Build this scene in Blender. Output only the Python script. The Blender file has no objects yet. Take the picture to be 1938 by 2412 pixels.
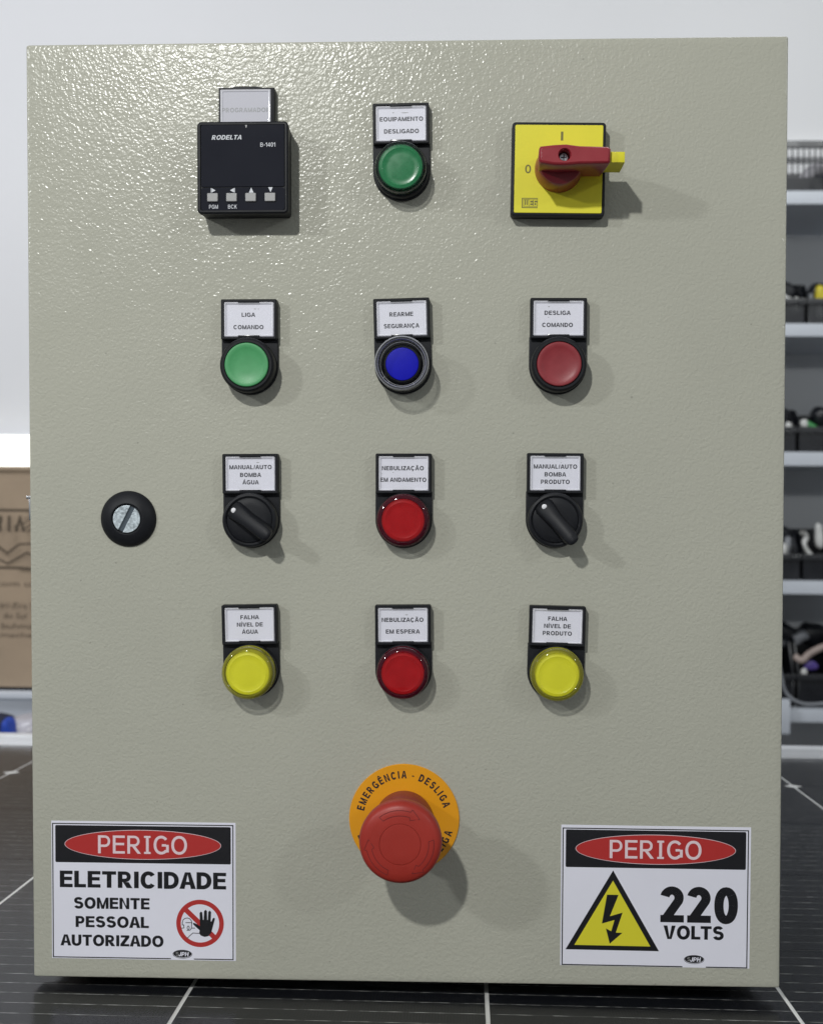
import bpy, bmesh, math, random
from mathutils import Vector, Matrix
random.seed(7)
S = bpy.context.scene
COL = S.collection
R = math.radians

# ------------------------------------------------------------------ camera
def axes(x, y, z, o):
    x, y = Vector(x), Vector(y)
    x.normalize(); y = (y - x * y.dot(x)).normalized(); z = x.cross(y)
    m = Matrix.Identity(4)
    for i in range(3):
        m[i][0], m[i][1], m[i][2], m[i][3] = x[i], y[i], z[i], o[i]
    return m
cam_d = bpy.data.cameras.new('camera')
cam = bpy.data.objects.new('camera', cam_d); COL.objects.link(cam); S.camera = cam
cam.matrix_world = axes((0.9990001, 0.04401025, 0.00786766), (-0.00823287, 0.00812312, 0.99993312), None or (0.0439434, -0.99899805, 0.00847733), (0, 0, 0.26447))
cam_d.sensor_fit = 'VERTICAL'; cam_d.sensor_height = 36; cam_d.lens = 46.13
cam_d.clip_start = 0.02; cam_d.clip_end = 60
cam_d.dof.use_dof = True; cam_d.dof.focus_distance = 0.685; cam_d.dof.aperture_fstop = 15

DOOR = axes((0.9999617, 0.0060228, 0.00634948), (-0.00621111, -0.02272224, 0.99972252), (0.00616541, -0.99972367, -0.02268396), (-0.03515431, 0.6954965, 0.2560826))

# ------------------------------------------------------------------ light
S.view_settings.view_transform = 'Standard'; S.view_settings.look = 'None'
S.view_settings.exposure = 0; S.view_settings.gamma = 1
w = bpy.data.worlds.new('World'); S.world = w; w.use_nodes = True
bg = w.node_tree.nodes['Background']; bg.inputs[0].default_value = (0.92, 0.96, 1.0, 1); bg.inputs[1].default_value = 0.25

def area(name, loc, target, size, power, color=(1, 1, 1), size_y=None, local=False):
    d = bpy.data.lights.new(name, 'AREA'); d.energy = power; d.color = color
    d.shape = 'RECTANGLE' if size_y else 'DISK'; d.size = size
    if size_y: d.size_y = size_y
    o = bpy.data.objects.new(name, d); COL.objects.link(o)
    loc, target = Vector(loc), Vector(target)
    if local: loc, target = DOOR @ loc, DOOR @ target
    o.matrix_world = Matrix.Translation(loc) @ (target - loc).to_track_quat('-Z', 'Y').to_matrix().to_4x4()
    return o
# workshop ceiling lamps in front of the cabinet
area('key_lamp', (-0.33, 0.77, 1.2), (0, 0, 0), 0.05, 11.3, (1.0, 1.0, 0.97), local=True)
area('left_lamp', (-1.3, 0.72, 1.1), (0, 0, 0), 0.10, 6.2, (0.95, 0.98, 1.0), local=True)
area('right_lamp', (1.7, 0.9, 1.6), (0, 0, 0), 0.14, 4.5, (0.95, 1.0, 1.0), local=True)
# unseen lamps, set forward to brighten the wall and shelf fronts behind
area('rear_lamp_left', (-1.4, 1.5, 1.9), (-1.3, 3.3, -0.1), 0.8, 26, (0.93, 0.95, 1.0))
area('rear_lamp_right', (0.9, 1.3, 2.0), (0.9, 3.3, 0.0), 0.8, 22, (0.97, 1.0, 1.0))

# ------------------------------------------------------------------ materials
def mat(name, color, rough=0.5, metal=0.0, coat=0.0, coat_rough=0.05, alpha=1.0, emit=None, estr=0, bump=None, vary=None, trans=0, spec=0.5):
    m = bpy.data.materials.new(name); m.use_nodes = True
    nt = m.node_tree; b = nt.nodes['Principled BSDF']
    b.inputs['Base Color'].default_value = (*color, 1); b.inputs['Roughness'].default_value = rough
    b.inputs['Metallic'].default_value = metal; b.inputs['Coat Weight'].default_value = coat
    b.inputs['Coat Roughness'].default_value = coat_rough; b.inputs['Alpha'].default_value = alpha
    b.inputs['Specular IOR Level'].default_value = spec
    b.inputs['Transmission Weight'].default_value = trans
    if emit: b.inputs['Emission Color'].default_value = (*emit, 1); b.inputs['Emission Strength'].default_value = estr
    tc = nt.nodes.new('ShaderNodeTexCoord')
    if bump:   # (scale, distance, strength)
        n = nt.nodes.new('ShaderNodeTexNoise'); n.inputs['Scale'].default_value = bump[0]; n.inputs['Detail'].default_value = 2
        bp = nt.nodes.new('ShaderNodeBump'); bp.inputs['Distance'].default_value = bump[1]; bp.inputs['Strength'].default_value = bump[2]
        nt.links.new(tc.outputs['Object'], n.inputs['Vector']); nt.links.new(n.outputs['Fac'], bp.inputs['Height'])
        nt.links.new(bp.outputs['Normal'], b.inputs['Normal'])
    if vary:   # (scale, amount)
        n = nt.nodes.new('ShaderNodeTexNoise'); n.inputs['Scale'].default_value = vary[0]; n.inputs['Detail'].default_value = 5
        mr = nt.nodes.new('ShaderNodeMapRange'); mr.inputs[1].default_value = 0.3; mr.inputs[2].default_value = 0.7
        mr.inputs[3].default_value = 1 - vary[1]; mr.inputs[4].default_value = 1 + vary[1]
        mx = nt.nodes.new('ShaderNodeVectorMath'); mx.operation = 'SCALE'; mx.inputs[0].default_value = color
        nt.links.new(tc.outputs['Object'], n.inputs['Vector']); nt.links.new(n.outputs['Fac'], mr.inputs[0])
        nt.links.new(mr.outputs[0], mx.inputs['Scale']); nt.links.new(mx.outputs[0], b.inputs['Base Color'])
        mr2 = nt.nodes.new('ShaderNodeMapRange'); mr2.inputs[1].default_value = 0.3; mr2.inputs[2].default_value = 0.7
        mr2.inputs[3].default_value = max(rough - vary[1] * 0.6, 0.02); mr2.inputs[4].default_value = rough + vary[1] * 0.6
        nt.links.new(n.outputs['Fac'], mr2.inputs[0]); nt.links.new(mr2.outputs[0], b.inputs['Roughness'])
    return m

def paint_material():
    m = bpy.data.materials.new('textured_powder_coat'); m.use_nodes = True
    nt = m.node_tree; b = nt.nodes['Principled BSDF']; L = nt.links.new
    b.inputs['Specular IOR Level'].default_value = 0.32; b.inputs['Roughness'].default_value = 0.25
    tc = nt.nodes.new('ShaderNodeTexCoord')
    # colour: a very slight unevenness
    n0 = nt.nodes.new('ShaderNodeTexNoise'); n0.inputs['Scale'].default_value = 9; n0.inputs['Detail'].default_value = 6
    cr = nt.nodes.new('ShaderNodeValToRGB'); cr.color_ramp.elements[0].position = 0.3; cr.color_ramp.elements[1].position = 0.7
    cr.color_ramp.elements[0].color = (0.425, 0.424, 0.358, 1); cr.color_ramp.elements[1].color = (0.452, 0.450, 0.380, 1)
    L(tc.outputs['Object'], n0.inputs['Vector']); L(n0.outputs['Fac'], cr.inputs[0])
    # rare dust specks and faint handling smears
    sp_ = nt.nodes.new('ShaderNodeTexNoise'); sp_.inputs['Scale'].default_value = 420; sp_.inputs['Detail'].default_value = 0
    th = nt.nodes.new('ShaderNodeMapRange'); th.inputs[1].default_value = 0.87; th.inputs[2].default_value = 0.89; th.inputs[3].default_value = 0; th.inputs[4].default_value = 0.3
    mc = nt.nodes.new('ShaderNodeMix'); mc.data_type = 'RGBA'; mc.inputs['B'].default_value = (0.10, 0.10, 0.085, 1)
    L(tc.outputs['Object'], sp_.inputs['Vector']); L(sp_.outputs['Fac'], th.inputs[0]); L(th.outputs[0], mc.inputs['Factor'])
    L(cr.outputs[0], mc.inputs['A']); L(mc.outputs['Result'], b.inputs['Base Color'])
    sm = nt.nodes.new('ShaderNodeTexNoise'); sm.inputs['Scale'].default_value = 14; sm.inputs['Detail'].default_value = 4; sm.inputs['Distortion'].default_value = 1.5
    sr = nt.nodes.new('ShaderNodeMapRange'); sr.inputs[1].default_value = 0.35; sr.inputs[2].default_value = 0.7; sr.inputs[3].default_value = 0.17; sr.inputs[4].default_value = 0.28
    L(tc.outputs['Object'], sm.inputs['Vector']); L(sm.outputs['Fac'], sr.inputs[0]); L(sr.outputs[0], b.inputs['Roughness'])
    # leather grain: stretched noise warped by noise, plus rounder blobs
    wv = nt.nodes.new('ShaderNodeTexNoise'); wv.inputs['Scale'].default_value = 210; wv.inputs['Detail'].default_value = 1
    sc = nt.nodes.new('ShaderNodeVectorMath'); sc.operation = 'SCALE'; sc.inputs['Scale'].default_value = 0.0023
    ad = nt.nodes.new('ShaderNodeVectorMath'); ad.operation = 'ADD'
    L(tc.outputs['Object'], wv.inputs['Vector']); L(wv.outputs['Color'], sc.inputs[0]); L(sc.outputs[0], ad.inputs[0]); L(tc.outputs['Object'], ad.inputs[1])
    v = nt.nodes.new('ShaderNodeTexVoronoi'); v.feature = 'SMOOTH_F1'; v.inputs['Scale'].default_value = 680; v.inputs['Smoothness'].default_value = 0.7
    n1 = nt.nodes.new('ShaderNodeTexNoise'); n1.inputs['Scale'].default_value = 570; n1.inputs['Detail'].default_value = 1.5
    L(ad.outputs[0], v.inputs['Vector']); L(ad.outputs[0], n1.inputs['Vector'])
    mx = nt.nodes.new('ShaderNodeMath'); mx.operation = 'MULTIPLY_ADD'; mx.inputs[1].default_value = -0.5
    L(v.outputs['Distance'], mx.inputs[0]); L(n1.outputs['Fac'], mx.inputs[2])
    bp = nt.nodes.new('ShaderNodeBump'); bp.inputs['Distance'].default_value = 0.0009; bp.inputs['Strength'].default_value = 0.28
    L(mx.outputs[0], bp.inputs['Height']); L(bp.outputs['Normal'], b.inputs['Normal'])
    return m

PAINT = paint_material()
BLACK = mat('black_plastic', (0.011, 0.012, 0.015), 0.5, spec=0.25, bump=(1500, 0.0001, 0.15), vary=(60, 0.12))
BLACKG = mat('glossy_black_plastic', (0.012, 0.013, 0.016), 0.16, vary=(40, 0.1))
SCREEN = mat('dark_display_film', (0.012, 0.013, 0.020), 0.07, vary=(60, 0.03), spec=0.5)
PAPER = mat('white_label_paper', (0.74, 0.74, 0.82), 0.55, vary=(30, 0.03))
CLEARW = mat('clear_cover_edge', (0.95, 0.95, 1.0), 0.12, alpha=0.6)  # bright edge reflection put into a whiter, less clear plastic
CLEAR = mat('clear_cover', (0.9, 0.9, 0.95), 0.08, alpha=0.03)
INK = mat('black_ink', (0.012, 0.013, 0.022), 0.5)
STICK = mat('white_vinyl', (0.80, 0.80, 0.89), 0.36, bump=(620, 0.0003, 0.12), vary=(12, 0.03))
INKB = mat('printed_black', (0.010, 0.010, 0.013), 0.38)
INKR = mat('printed_red', (0.46, 0.030, 0.028), 0.38)
INKP = mat('printed_pale_pink', (0.80, 0.64, 0.68), 0.4)
INKY = mat('printed_yellow', (0.72, 0.66, 0.035), 0.38)
GREEN = mat('light_green_plastic', (0.072, 0.33, 0.125), 0.42, vary=(150, 0.06))
DARKRED = mat('dull_red_plastic', (0.255, 0.028, 0.036), 0.42, vary=(150, 0.08))
HEADRED = mat('mushroom_red_plastic', (0.36, 0.032, 0.022), 0.42, bump=(1100, 0.0001, 0.2), vary=(60, 0.08), spec=0.38)
HEADDK = mat('mushroom_groove_shade', (0.15, 0.012, 0.012), 0.5)
COLLRED = mat('collar_red_plastic', (0.24, 0.028, 0.026), 0.45)
DISCY = mat('amber_yellow_disc', (0.80, 0.345, 0.008), 0.4, vary=(40, 0.03))
SWY = mat('yellow_plate', (0.74, 0.68, 0.025), 0.5, vary=(50, 0.03))
SWR = mat('handle_red', (0.27, 0.020, 0.030), 0.33, bump=(1200, 0.0001, 0.2), vary=(60, 0.08))
SWINK = mat('olive_ink', (0.16, 0.15, 0.03), 0.5)
ZINC = mat('zinc_plated_steel', (0.55, 0.62, 0.66), 0.42, metal=0.55, bump=(1500, 0.0002, 0.5), vary=(700, 0.25))
SLOT = mat('slot_shade_steel', (0.07, 0.09, 0.11), 0.5, metal=0.3)
STEEL = mat('bright_steel', (0.75, 0.76, 0.78), 0.25, metal=1.0)
KEYG = mat('grey_rubber_key', (0.36, 0.36, 0.36), 0.55)
WHITEP = mat('white_print', (0.62, 0.64, 0.68), 0.5)
DOTW = mat('white_dot', (0.8, 0.8, 0.83), 0.5)
LENS_G = mat('green_diffuser', (0.012, 0.21, 0.07), 0.3, coat=0.7, vary=(260, 0.10))
LENS_R = mat('red_diffuser', (0.44, 0.006, 0.010), 0.4, spec=0.1, vary=(200, 0.10))
LENS_Y = mat('yellow_diffuser', (0.82, 0.80, 0.02), 0.4, coat=0.2, vary=(120, 0.05))
LENS_B = mat('blue_cap', (0.006, 0.007, 0.42), 0.5, spec=0.2, vary=(150, 0.05))
def shell(name, color, alpha, ior=1.45, rough=0.05):
    """thin tinted clear plastic: see-through tint with an undimmed gloss on top"""
    m = bpy.data.materials.new(name); m.use_nodes = True; nt = m.node_tree; nt.nodes.clear(); L = nt.links.new
    out = nt.nodes.new('ShaderNodeOutputMaterial'); mx = nt.nodes.new('ShaderNodeMixShader'); m2 = nt.nodes.new('ShaderNodeMixShader')
    tr = nt.nodes.new('ShaderNodeBsdfTransparent'); df = nt.nodes.new('ShaderNodeBsdfDiffuse'); df.inputs['Color'].default_value = (*color, 1)
    gl = nt.nodes.new('ShaderNodeBsdfGlossy'); gl.inputs['Roughness'].default_value = rough
    fr = nt.nodes.new('ShaderNodeFresnel'); fr.inputs['IOR'].default_value = ior
    ge = nt.nodes.new('ShaderNodeNewGeometry'); iv = nt.nodes.new('ShaderNodeMath'); iv.operation = 'SUBTRACT'; iv.inputs[0].default_value = 1
    ml = nt.nodes.new('ShaderNodeMath'); ml.operation = 'MULTIPLY'
    mx.inputs[0].default_value = alpha
    L(tr.outputs[0], mx.inputs[1]); L(df.outputs[0], mx.inputs[2])
    L(ge.outputs['Backfacing'], iv.inputs[1]); L(iv.outputs[0], ml.inputs[0]); L(fr.outputs[0], ml.inputs[1]); L(ml.outputs[0], m2.inputs[0])
    L(mx.outputs[0], m2.inputs[1]); L(gl.outputs[0], m2.inputs[2]); L(m2.outputs[0], out.inputs['Surface'])
    return m
SHELL_G = shell('dark_green_clear_shell', (0.004, 0.02, 0.012), 0.45)
SHELL_R = shell('dark_red_clear_shell', (0.10, 0.004, 0.016), 0.5)
SHELL_Y = shell('yellow_clear_shell', (0.36, 0.34, 0.03), 0.5)
SHELL_C = shell('clear_cup', (0.13, 0.135, 0.15), 0.25)
SHELL_CE = shell('clear_cup_edge', (0.6, 0.61, 0.66), 0.45)
TOPS = {SHELL_G.name: shell('green_lens_face', (0.01, 0.12, 0.04), 0.15), SHELL_R.name: shell('red_lens_face', (0.3, 0.01, 0.01), 0.15), SHELL_Y.name: shell('yellow_lens_face', (0.5, 0.5, 0.03), 0.15)}
ALU = mat('aluminium_frame', (0.80, 0.81, 0.84), 0.32, metal=0.25, vary=(20, 0.04))
BACKSHEET = mat('white_backsheet', (0.80, 0.80, 0.78), 0.6)
WALL = mat('white_wall_paint', (0.80, 0.80, 0.81), 0.7, bump=(40, 0.001, 0.2), vary=(2, 0.02))
FLOORM = mat('grey_floor', (0.12, 0.12, 0.12), 0.5, vary=(4, 0.2))
SHELFW = mat('grey_white_shelf', (0.52, 0.55, 0.60), 0.45, vary=(6, 0.05))
WALLSHADE = mat('shaded_wall_grey', (0.52, 0.54, 0.56), 0.6, vary=(3, 0.05))  # wall shade between the shelves put into the grey
BINB = mat('black_bin_plastic', (0.008, 0.009, 0.012), 0.32, vary=(20, 0.2))
CARD = mat('brown_cardboard', (0.37, 0.28, 0.195), 0.8, bump=(90, 0.001, 0.3), vary=(14, 0.10))
CARDINK = mat('carton_ink', (0.10, 0.075, 0.05), 0.8)
GLOW = mat('glow_strip_face', (0.9, 0.9, 0.85), 0.5, emit=(1, 0.98, 0.86), estr=1.6)  # emission standing in for the bright patch above the carton
C_WHITE = mat('white_component', (0.62, 0.62, 0.60), 0.4, vary=(30, 0.1))
C_GREY = mat('grey_component', (0.22, 0.23, 0.25), 0.35, vary=(30, 0.2))
C_GREEN = mat('green_component', (0.05, 0.28, 0.08), 0.4, vary=(30, 0.15))
C_YEL = mat('yellow_component', (0.62, 0.52, 0.03), 0.4)
C_PUR = mat('violet_component', (0.09, 0.06, 0.26), 0.4)
C_PINK = mat('beige_component', (0.36, 0.29, 0.26), 0.5, vary=(30, 0.1))
C_BLUE = mat('blue_cloth', (0.015, 0.06, 0.42), 0.7, vary=(30, 0.3))
C_NAVY = mat('navy_cloth', (0.012, 0.016, 0.04), 0.7)
FILM = mat('white_plastic_film', (0.60, 0.58, 0.62), 0.2, alpha=0.75, bump=(60, 0.004, 0.8))

def cell_material():
    m = bpy.data.materials.new('solar_cell'); m.use_nodes = True
    nt = m.node_tree; b = nt.nodes['Principled BSDF']; L = nt.links.new
    b.inputs['Roughness'].default_value = 0.5; b.inputs['Specular IOR Level'].default_value = 0.08
    tc = nt.nodes.new('ShaderNodeTexCoord'); sp = nt.nodes.new('ShaderNodeSeparateXYZ'); L(tc.outputs['Object'], sp.inputs[0])
    def lines(out, pitch, width):
        a = nt.nodes.new('ShaderNodeMath'); a.operation = 'ADD'; a.inputs[1].default_value = 10.0 * pitch + pitch / 2
        d = nt.nodes.new('ShaderNodeMath'); d.operation = 'MODULO'; d.inputs[1].default_value = pitch
        s = nt.nodes.new('ShaderNodeMath'); s.operation = 'SUBTRACT'; s.inputs[1].default_value = pitch / 2
        ab = nt.nodes.new('ShaderNodeMath'); ab.operation = 'ABSOLUTE'
        lt = nt.nodes.new('ShaderNodeMath'); lt.operation = 'LESS_THAN'; lt.inputs[1].default_value = width / 2
        L(out, a.inputs[0]); L(a.outputs[0], d.inputs[0]); L(d.outputs[0], s.inputs[0]); L(s.outputs[0], ab.inputs[0]); L(ab.outputs[0], lt.inputs[0])
        return lt.outputs[0]
    bus = lines(sp.outputs['Y'], 0.0152, 0.00060)
    n = nt.nodes.new('ShaderNodeTexNoise'); n.inputs['Scale'].default_value = 120; n.inputs['Detail'].default_value = 6
    L(tc.outputs['Object'], n.inputs['Vector'])
    mr = nt.nodes.new('ShaderNodeMapRange'); mr.inputs[1].default_value = 0.42; mr.inputs[2].default_value = 0.68; mr.inputs[3].default_value = 0.10; mr.inputs[4].default_value = 0.9
    L(n.outputs['Fac'], mr.inputs[0])
    mu = nt.nodes.new('ShaderNodeMath'); mu.operation = 'MULTIPLY'; L(bus, mu.inputs[0]); L(mr.outputs[0], mu.inputs[1])
    fin = lines(sp.outputs['X'], 0.0016, 0.00012)
    fm = nt.nodes.new('ShaderNodeMath'); fm.operation = 'MULTIPLY'; fm.inputs[1].default_value = 0.04; L(fin, fm.inputs[0])
    mxv = nt.nodes.new('ShaderNodeMath'); mxv.operation = 'MAXIMUM'; L(mu.outputs[0], mxv.inputs[0]); L(fm.outputs[0], mxv.inputs[1])
    mix = nt.nodes.new('ShaderNodeMix'); mix.data_type = 'RGBA'; mix.inputs['A'].default_value = (0.006, 0.007, 0.010, 1); mix.inputs['B'].default_value = (0.62, 0.62, 0.60, 1)
    L(mxv.outputs[0], mix.inputs['Factor']); L(mix.outputs['Result'], b.inputs['Base Color'])
    return m
CELL = cell_material()

def glass_material():
    m = bpy.data.materials.new('textured_solar_glass'); m.use_nodes = True
    nt = m.node_tree; nt.nodes.clear(); L = nt.links.new
    out = nt.nodes.new('ShaderNodeOutputMaterial'); mx = nt.nodes.new('ShaderNodeMixShader')
    tr = nt.nodes.new('ShaderNodeBsdfTransparent'); gl = nt.nodes.new('ShaderNodeBsdfGlossy'); gl.inputs['Roughness'].default_value = 0.12
    fr = nt.nodes.new('ShaderNodeFresnel'); fr.inputs['IOR'].default_value = 1.22
    tc = nt.nodes.new('ShaderNodeTexCoord'); n = nt.nodes.new('ShaderNodeTexNoise'); n.inputs['Scale'].default_value = 900; n.inputs['Detail'].default_value = 2
    bp = nt.nodes.new('ShaderNodeBump'); bp.inputs['Distance'].default_value = 0.0003; bp.inputs['Strength'].default_value = 0.25
    L(tc.outputs['Object'], n.inputs['Vector']); L(n.outputs['Fac'], bp.inputs['Height']); L(bp.outputs['Normal'], gl.inputs['Normal'])
    ge = nt.nodes.new('ShaderNodeNewGeometry'); iv = nt.nodes.new('ShaderNodeMath'); iv.operation = 'SUBTRACT'; iv.inputs[0].default_value = 1
    ml = nt.nodes.new('ShaderNodeMath'); ml.operation = 'MULTIPLY'
    L(ge.outputs['Backfacing'], iv.inputs[1]); L(iv.outputs[0], ml.inputs[0]); L(fr.outputs[0], ml.inputs[1]); L(ml.outputs[0], mx.inputs[0]); L(tr.outputs[0], mx.inputs[1]); L(gl.outputs[0], mx.inputs[2]); L(mx.outputs[0], out.inputs['Surface'])
    return m
GLASS = glass_material()

# ------------------------------------------------------------------ mesh helpers (K scales the units given, mm by default)
def circle(r, n=64, cx=0, cy=0):
    return [(cx + r * math.cos(2 * math.pi * i / n), cy + r * math.sin(2 * math.pi * i / n)) for i in range(n)]
def rrect(x0, x1, y0, y1, r, n=4):
    pts = []
    for cx, cy, a0 in ((x1 - r, y1 - r, 0), (x0 + r, y1 - r, 90), (x0 + r, y0 + r, 180), (x1 - r, y0 + r, 270)):
        for i in range(n + 1):
            a = R(a0 + 90 * i / n); pts.append((cx + r * math.cos(a), cy + r * math.sin(a)))
    return pts
def inset(pts, d):
    """move a counter-clockwise outline inwards by d (mitred)"""
    n = len(pts); out = []
    for i in range(n):
        a, b, c = Vector(pts[i - 1]), Vector(pts[i]), Vector(pts[(i + 1) % n])
        e1, e2 = (b - a), (c - b)
        if e1.length < 1e-9 or e2.length < 1e-9: out.append(tuple(b)); continue
        e1.normalize(); e2.normalize()
        n1, n2 = Vector((-e1.y, e1.x)), Vector((-e2.y, e2.x))
        k = 1 + n1.dot(n2); k = max(k, 0.25)
        out.append(tuple(b + (n1 + n2) * (d / k)))
    return out

# ---- a plain bold grotesque drawn with strokes; every glyph is (width, polygons) for cap height 1 and stem w
def _strip(pts, w, closed=False):
    n = len(pts); Lp, Rp = [], []
    for i in range(n):
        p = Vector(pts[i]); a = Vector(pts[i - 1]) if (i or closed) else None; c = Vector(pts[(i + 1) % n]) if (i < n - 1 or closed) else None
        if a is None: a = p - (c - p)
        if c is None: c = p + (p - a)
        e1, e2 = (p - a).normalized(), (c - p).normalized(); n1, n2 = Vector((-e1.y, e1.x)), Vector((-e2.y, e2.x))
        q = (n1 + n2) * (w / 2 / max(1 + n1.dot(n2), 0.35)); Lp.append(p + q); Rp.append(p - q)
    return [[tuple(Rp[i]), tuple(Rp[(i + 1) % n]), tuple(Lp[(i + 1) % n]), tuple(Lp[i])] for i in range(n if closed else n - 1)]
def _arc(cx, cy, rx, ry, a0, a1, n=14, e=2.15):
    out = []
    for i in range(n + 1):
        a = R(a0 + (a1 - a0) * i / n); c, s_ = math.cos(a), math.sin(a)
        out.append((cx + rx * math.copysign(abs(c) ** (2 / e), c), cy + ry * math.copysign(abs(s_) ** (2 / e), s_)))
    return out
def _r(x0, x1, y0, y1): return [(x0, y0), (x1, y0), (x1, y1), (x0, y1)]
_gl = {}
def glyph(c, w):
    key = (c, w)
    if key in _gl: return _gl[key]
    h = w / 2; b = w * 0.88; P = []; W = 0.7
    acc = {'\u00c7': 'C', '\u00c3': 'A', '\u00c1': 'A', '\u00cd': 'I', '\u00ca': 'E'}
    if c in acc:
        W, Q = glyph(acc[c], w); P = list(Q); m = W / 2
        if c == '\u00c7': P += _strip([(m, 0.0), (m + .03, -.06), (m + .07, -.10), (m + .03, -.19), (m - .09, -.18)], w * .45)
        elif c == '\u00c3': P += _strip([(m - .2, 1.10), (m - .12, 1.19), (m - .04, 1.17), (m + .06, 1.12), (m + .13, 1.11), (m + .2, 1.19)], w * .55)
        elif c == '\u00ca': P += _strip([(m - .18, 1.08), (m, 1.22), (m + .18, 1.08)], w * .6)
        else: P += [[(m - .07, 1.07), (m + .04, 1.07), (m + .2, 1.25), (m + .02, 1.25)]]
        _gl[key] = (W, P); return _gl[key]
    if c == 'I': W = w; P = [_r(0, w, 0, 1)]
    elif c == 'i': W = .42; P = [_r(.21 - h, .21 + h, b * .85, 1 - b * .85), _r(.03, .39, 0, b * .85), _r(.03, .39, 1 - b * .85, 1)]
    elif c == 'L': W = .60; P = [_r(0, w, 0, 1), _r(w, W, 0, b)]
    elif c == 'E': W = .66; P = [_r(0, w, 0, 1), _r(w, W, 0, b), _r(w, W, 1 - b, 1), _r(w, W - .04, .53 - b / 2, .53 + b / 2)]
    elif c == 'F': W = .60; P = [_r(0, w, 0, 1), _r(w, W, 1 - b, 1), _r(w, W - .05, .50 - b / 2, .50 + b / 2)]
    elif c == 'T': W = .72; P = [_r(.36 - h, .36 + h, 0, 1 - b), _r(0, W, 1 - b, 1)]
    elif c == 'H': W = .74; P = [_r(0, w, 0, 1), _r(W - w, W, 0, 1), _r(w, W - w, .52 - b / 2, .52 + b / 2)]
    elif c == 'N': W = .75; P = [_r(0, w * .95, 0, 1), _r(W - w * .95, W, 0, 1), [(w * .95, 1), (w * .95, 1 - w * 1.15), (W - w * .95, 0), (W - w * .95, w * 1.15)]]
    elif c == 'M': W = .90; m = W / 2; P = [_r(0, w * .93, 0, 1), _r(W - w * .93, W, 0, 1), [(w * .93, 1), (w * .93, 1 - w * 1.7), (m - w * .45, 0), (m, 0), (m, w * 1.35)], [(W - w * .93, 1), (m, w * 1.35), (m, 0), (m + w * .45, 0), (W - w * .93, 1 - w * 1.7)]]
    elif c == 'A':
        W = .84; m = W / 2; t = w * .60
        P = [[(m - t, 1), (m, 1), (m, 1 - w * .55), (w * 1.1, 0), (0, 0)], [(m, 1), (m + t, 1), (W, 0), (W - w * 1.1, 0), (m, 1 - w * .55)]]
        y0, y1 = .24, .24 + b * .9; k = (m - w * 1.1) / (1 - w * .55)
        P.append([(w * 1.1 + k * y0 - .01, y0), (W - w * 1.1 - k * y0 + .01, y0), (W - w * 1.1 - k * y1 + .01, y1), (w * 1.1 + k * y1 - .01, y1)])
    elif c == 'V': W = .80; m = W / 2; P = [[(0, 1), (m - w * .58, 0), (m, 0), (m, w * .55), (w * 1.1, 1)], [(W, 1), (W - w * 1.1, 1), (m, w * .55), (m, 0), (m + w * .58, 0)]]
    elif c == 'Z': W = .68; P = [_r(.03, W, 1 - b, 1), _r(0, W, 0, b), [(0, b), (w * 1.3, b), (W, 1 - b), (W - w * 1.3, 1 - b)]]
    elif c == 'K': W = .74; P = [_r(0, w, 0, 1), [(w, .30), (w, .30 + w * 1.4), (W - w * 1.3, 1), (W, 1)], [(.30, .62), (W - w * 1.2, 0), (W, 0), (.42, .72)]]
    elif c in 'OQ0':
        W = .86 if c != '0' else .60; P = _strip(_arc(W / 2, .5, W / 2 - h, .5 - b / 2 + .012, 0, 348.75, 31), w, True)
    elif c == 'C': W = .80; P = _strip(_arc(W / 2 + .01, .5, W / 2 - h, .5 - b / 2 + .012, 38, 322, 26), w)
    elif c == 'G': W = .83; P = _strip(_arc(W / 2, .5, W / 2 - h, .5 - b / 2 + .012, 40, 312, 26) + [(W - h, .17), (W - h, .52)], w) + [_r(W * .54, W - w, .42, .42 + b)]
    elif c == 'U': W = .74; P = _strip([(h, 1)] + _arc(W / 2, .36, W / 2 - h, .36 - b / 2 + .01, 180, 360, 16) + [(W - h, 1)], w)
    elif c == 'J': W = .56; P = _strip([(h, .30)] + _arc(W / 2, .28, W / 2 - h, .28 - b / 2, 180, 360, 14) + [(W - h, 1)], w)
    elif c == 'D': W = .76; P = _strip([(h, b / 2), (.30, b / 2)] + _arc(.30, .5, W - .30 - h, .5 - b / 2, -90, 90, 18) + [(h, 1 - b / 2)], w, True)
    elif c in 'PR':
        W = .68 if c == 'P' else .75; x = .36; yb = .42 if c == 'P' else .46
        P = [_r(0, w, 0, 1)] + _strip([(w, 1 - b / 2), (x, 1 - b / 2)] + _arc(x, (1 - b / 2 + yb) / 2, .68 - x - h, (1 - b / 2 - yb) / 2, 90, -90, 14) + [(w, yb)], b)
        if c == 'R': P.append([(.26, yb - b / 2), (.26 + w * 1.25, yb - b / 2), (W, 0), (W - w * 1.25, 0)])
    elif c == 'B':
        W = .72; x = .38; y = .53
        P = [_r(0, w, 0, 1)] + _strip([(w, 1 - b / 2), (x, 1 - b / 2)] + _arc(x, (1 - b / 2 + y) / 2, W - .04 - x - h, (1 - b / 2 - y) / 2, 90, -90, 12) + [(w, y)], b)
        P += _strip([(x, y)] + _arc(x, (y + b / 2) / 2, W - x - h, (y - b / 2) / 2, 90, -90, 12) + [(w, b / 2)], b)
    elif c == 'S':
        W = .72; r1, r2 = (1 - b / 2 - .53) / 2 + .006, (.53 - b / 2) / 2 + .006
        P = _strip(_arc(W / 2 - .01, .53 + r1, W / 2 - h - .02, r1, 22, 240, 16, 2.1) + [(W / 2, .53)] + _arc(W / 2, .53 - r2, W / 2 - h, r2, 60, -162, 18, 2.1), w * .97)
    elif c == '2':
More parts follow.
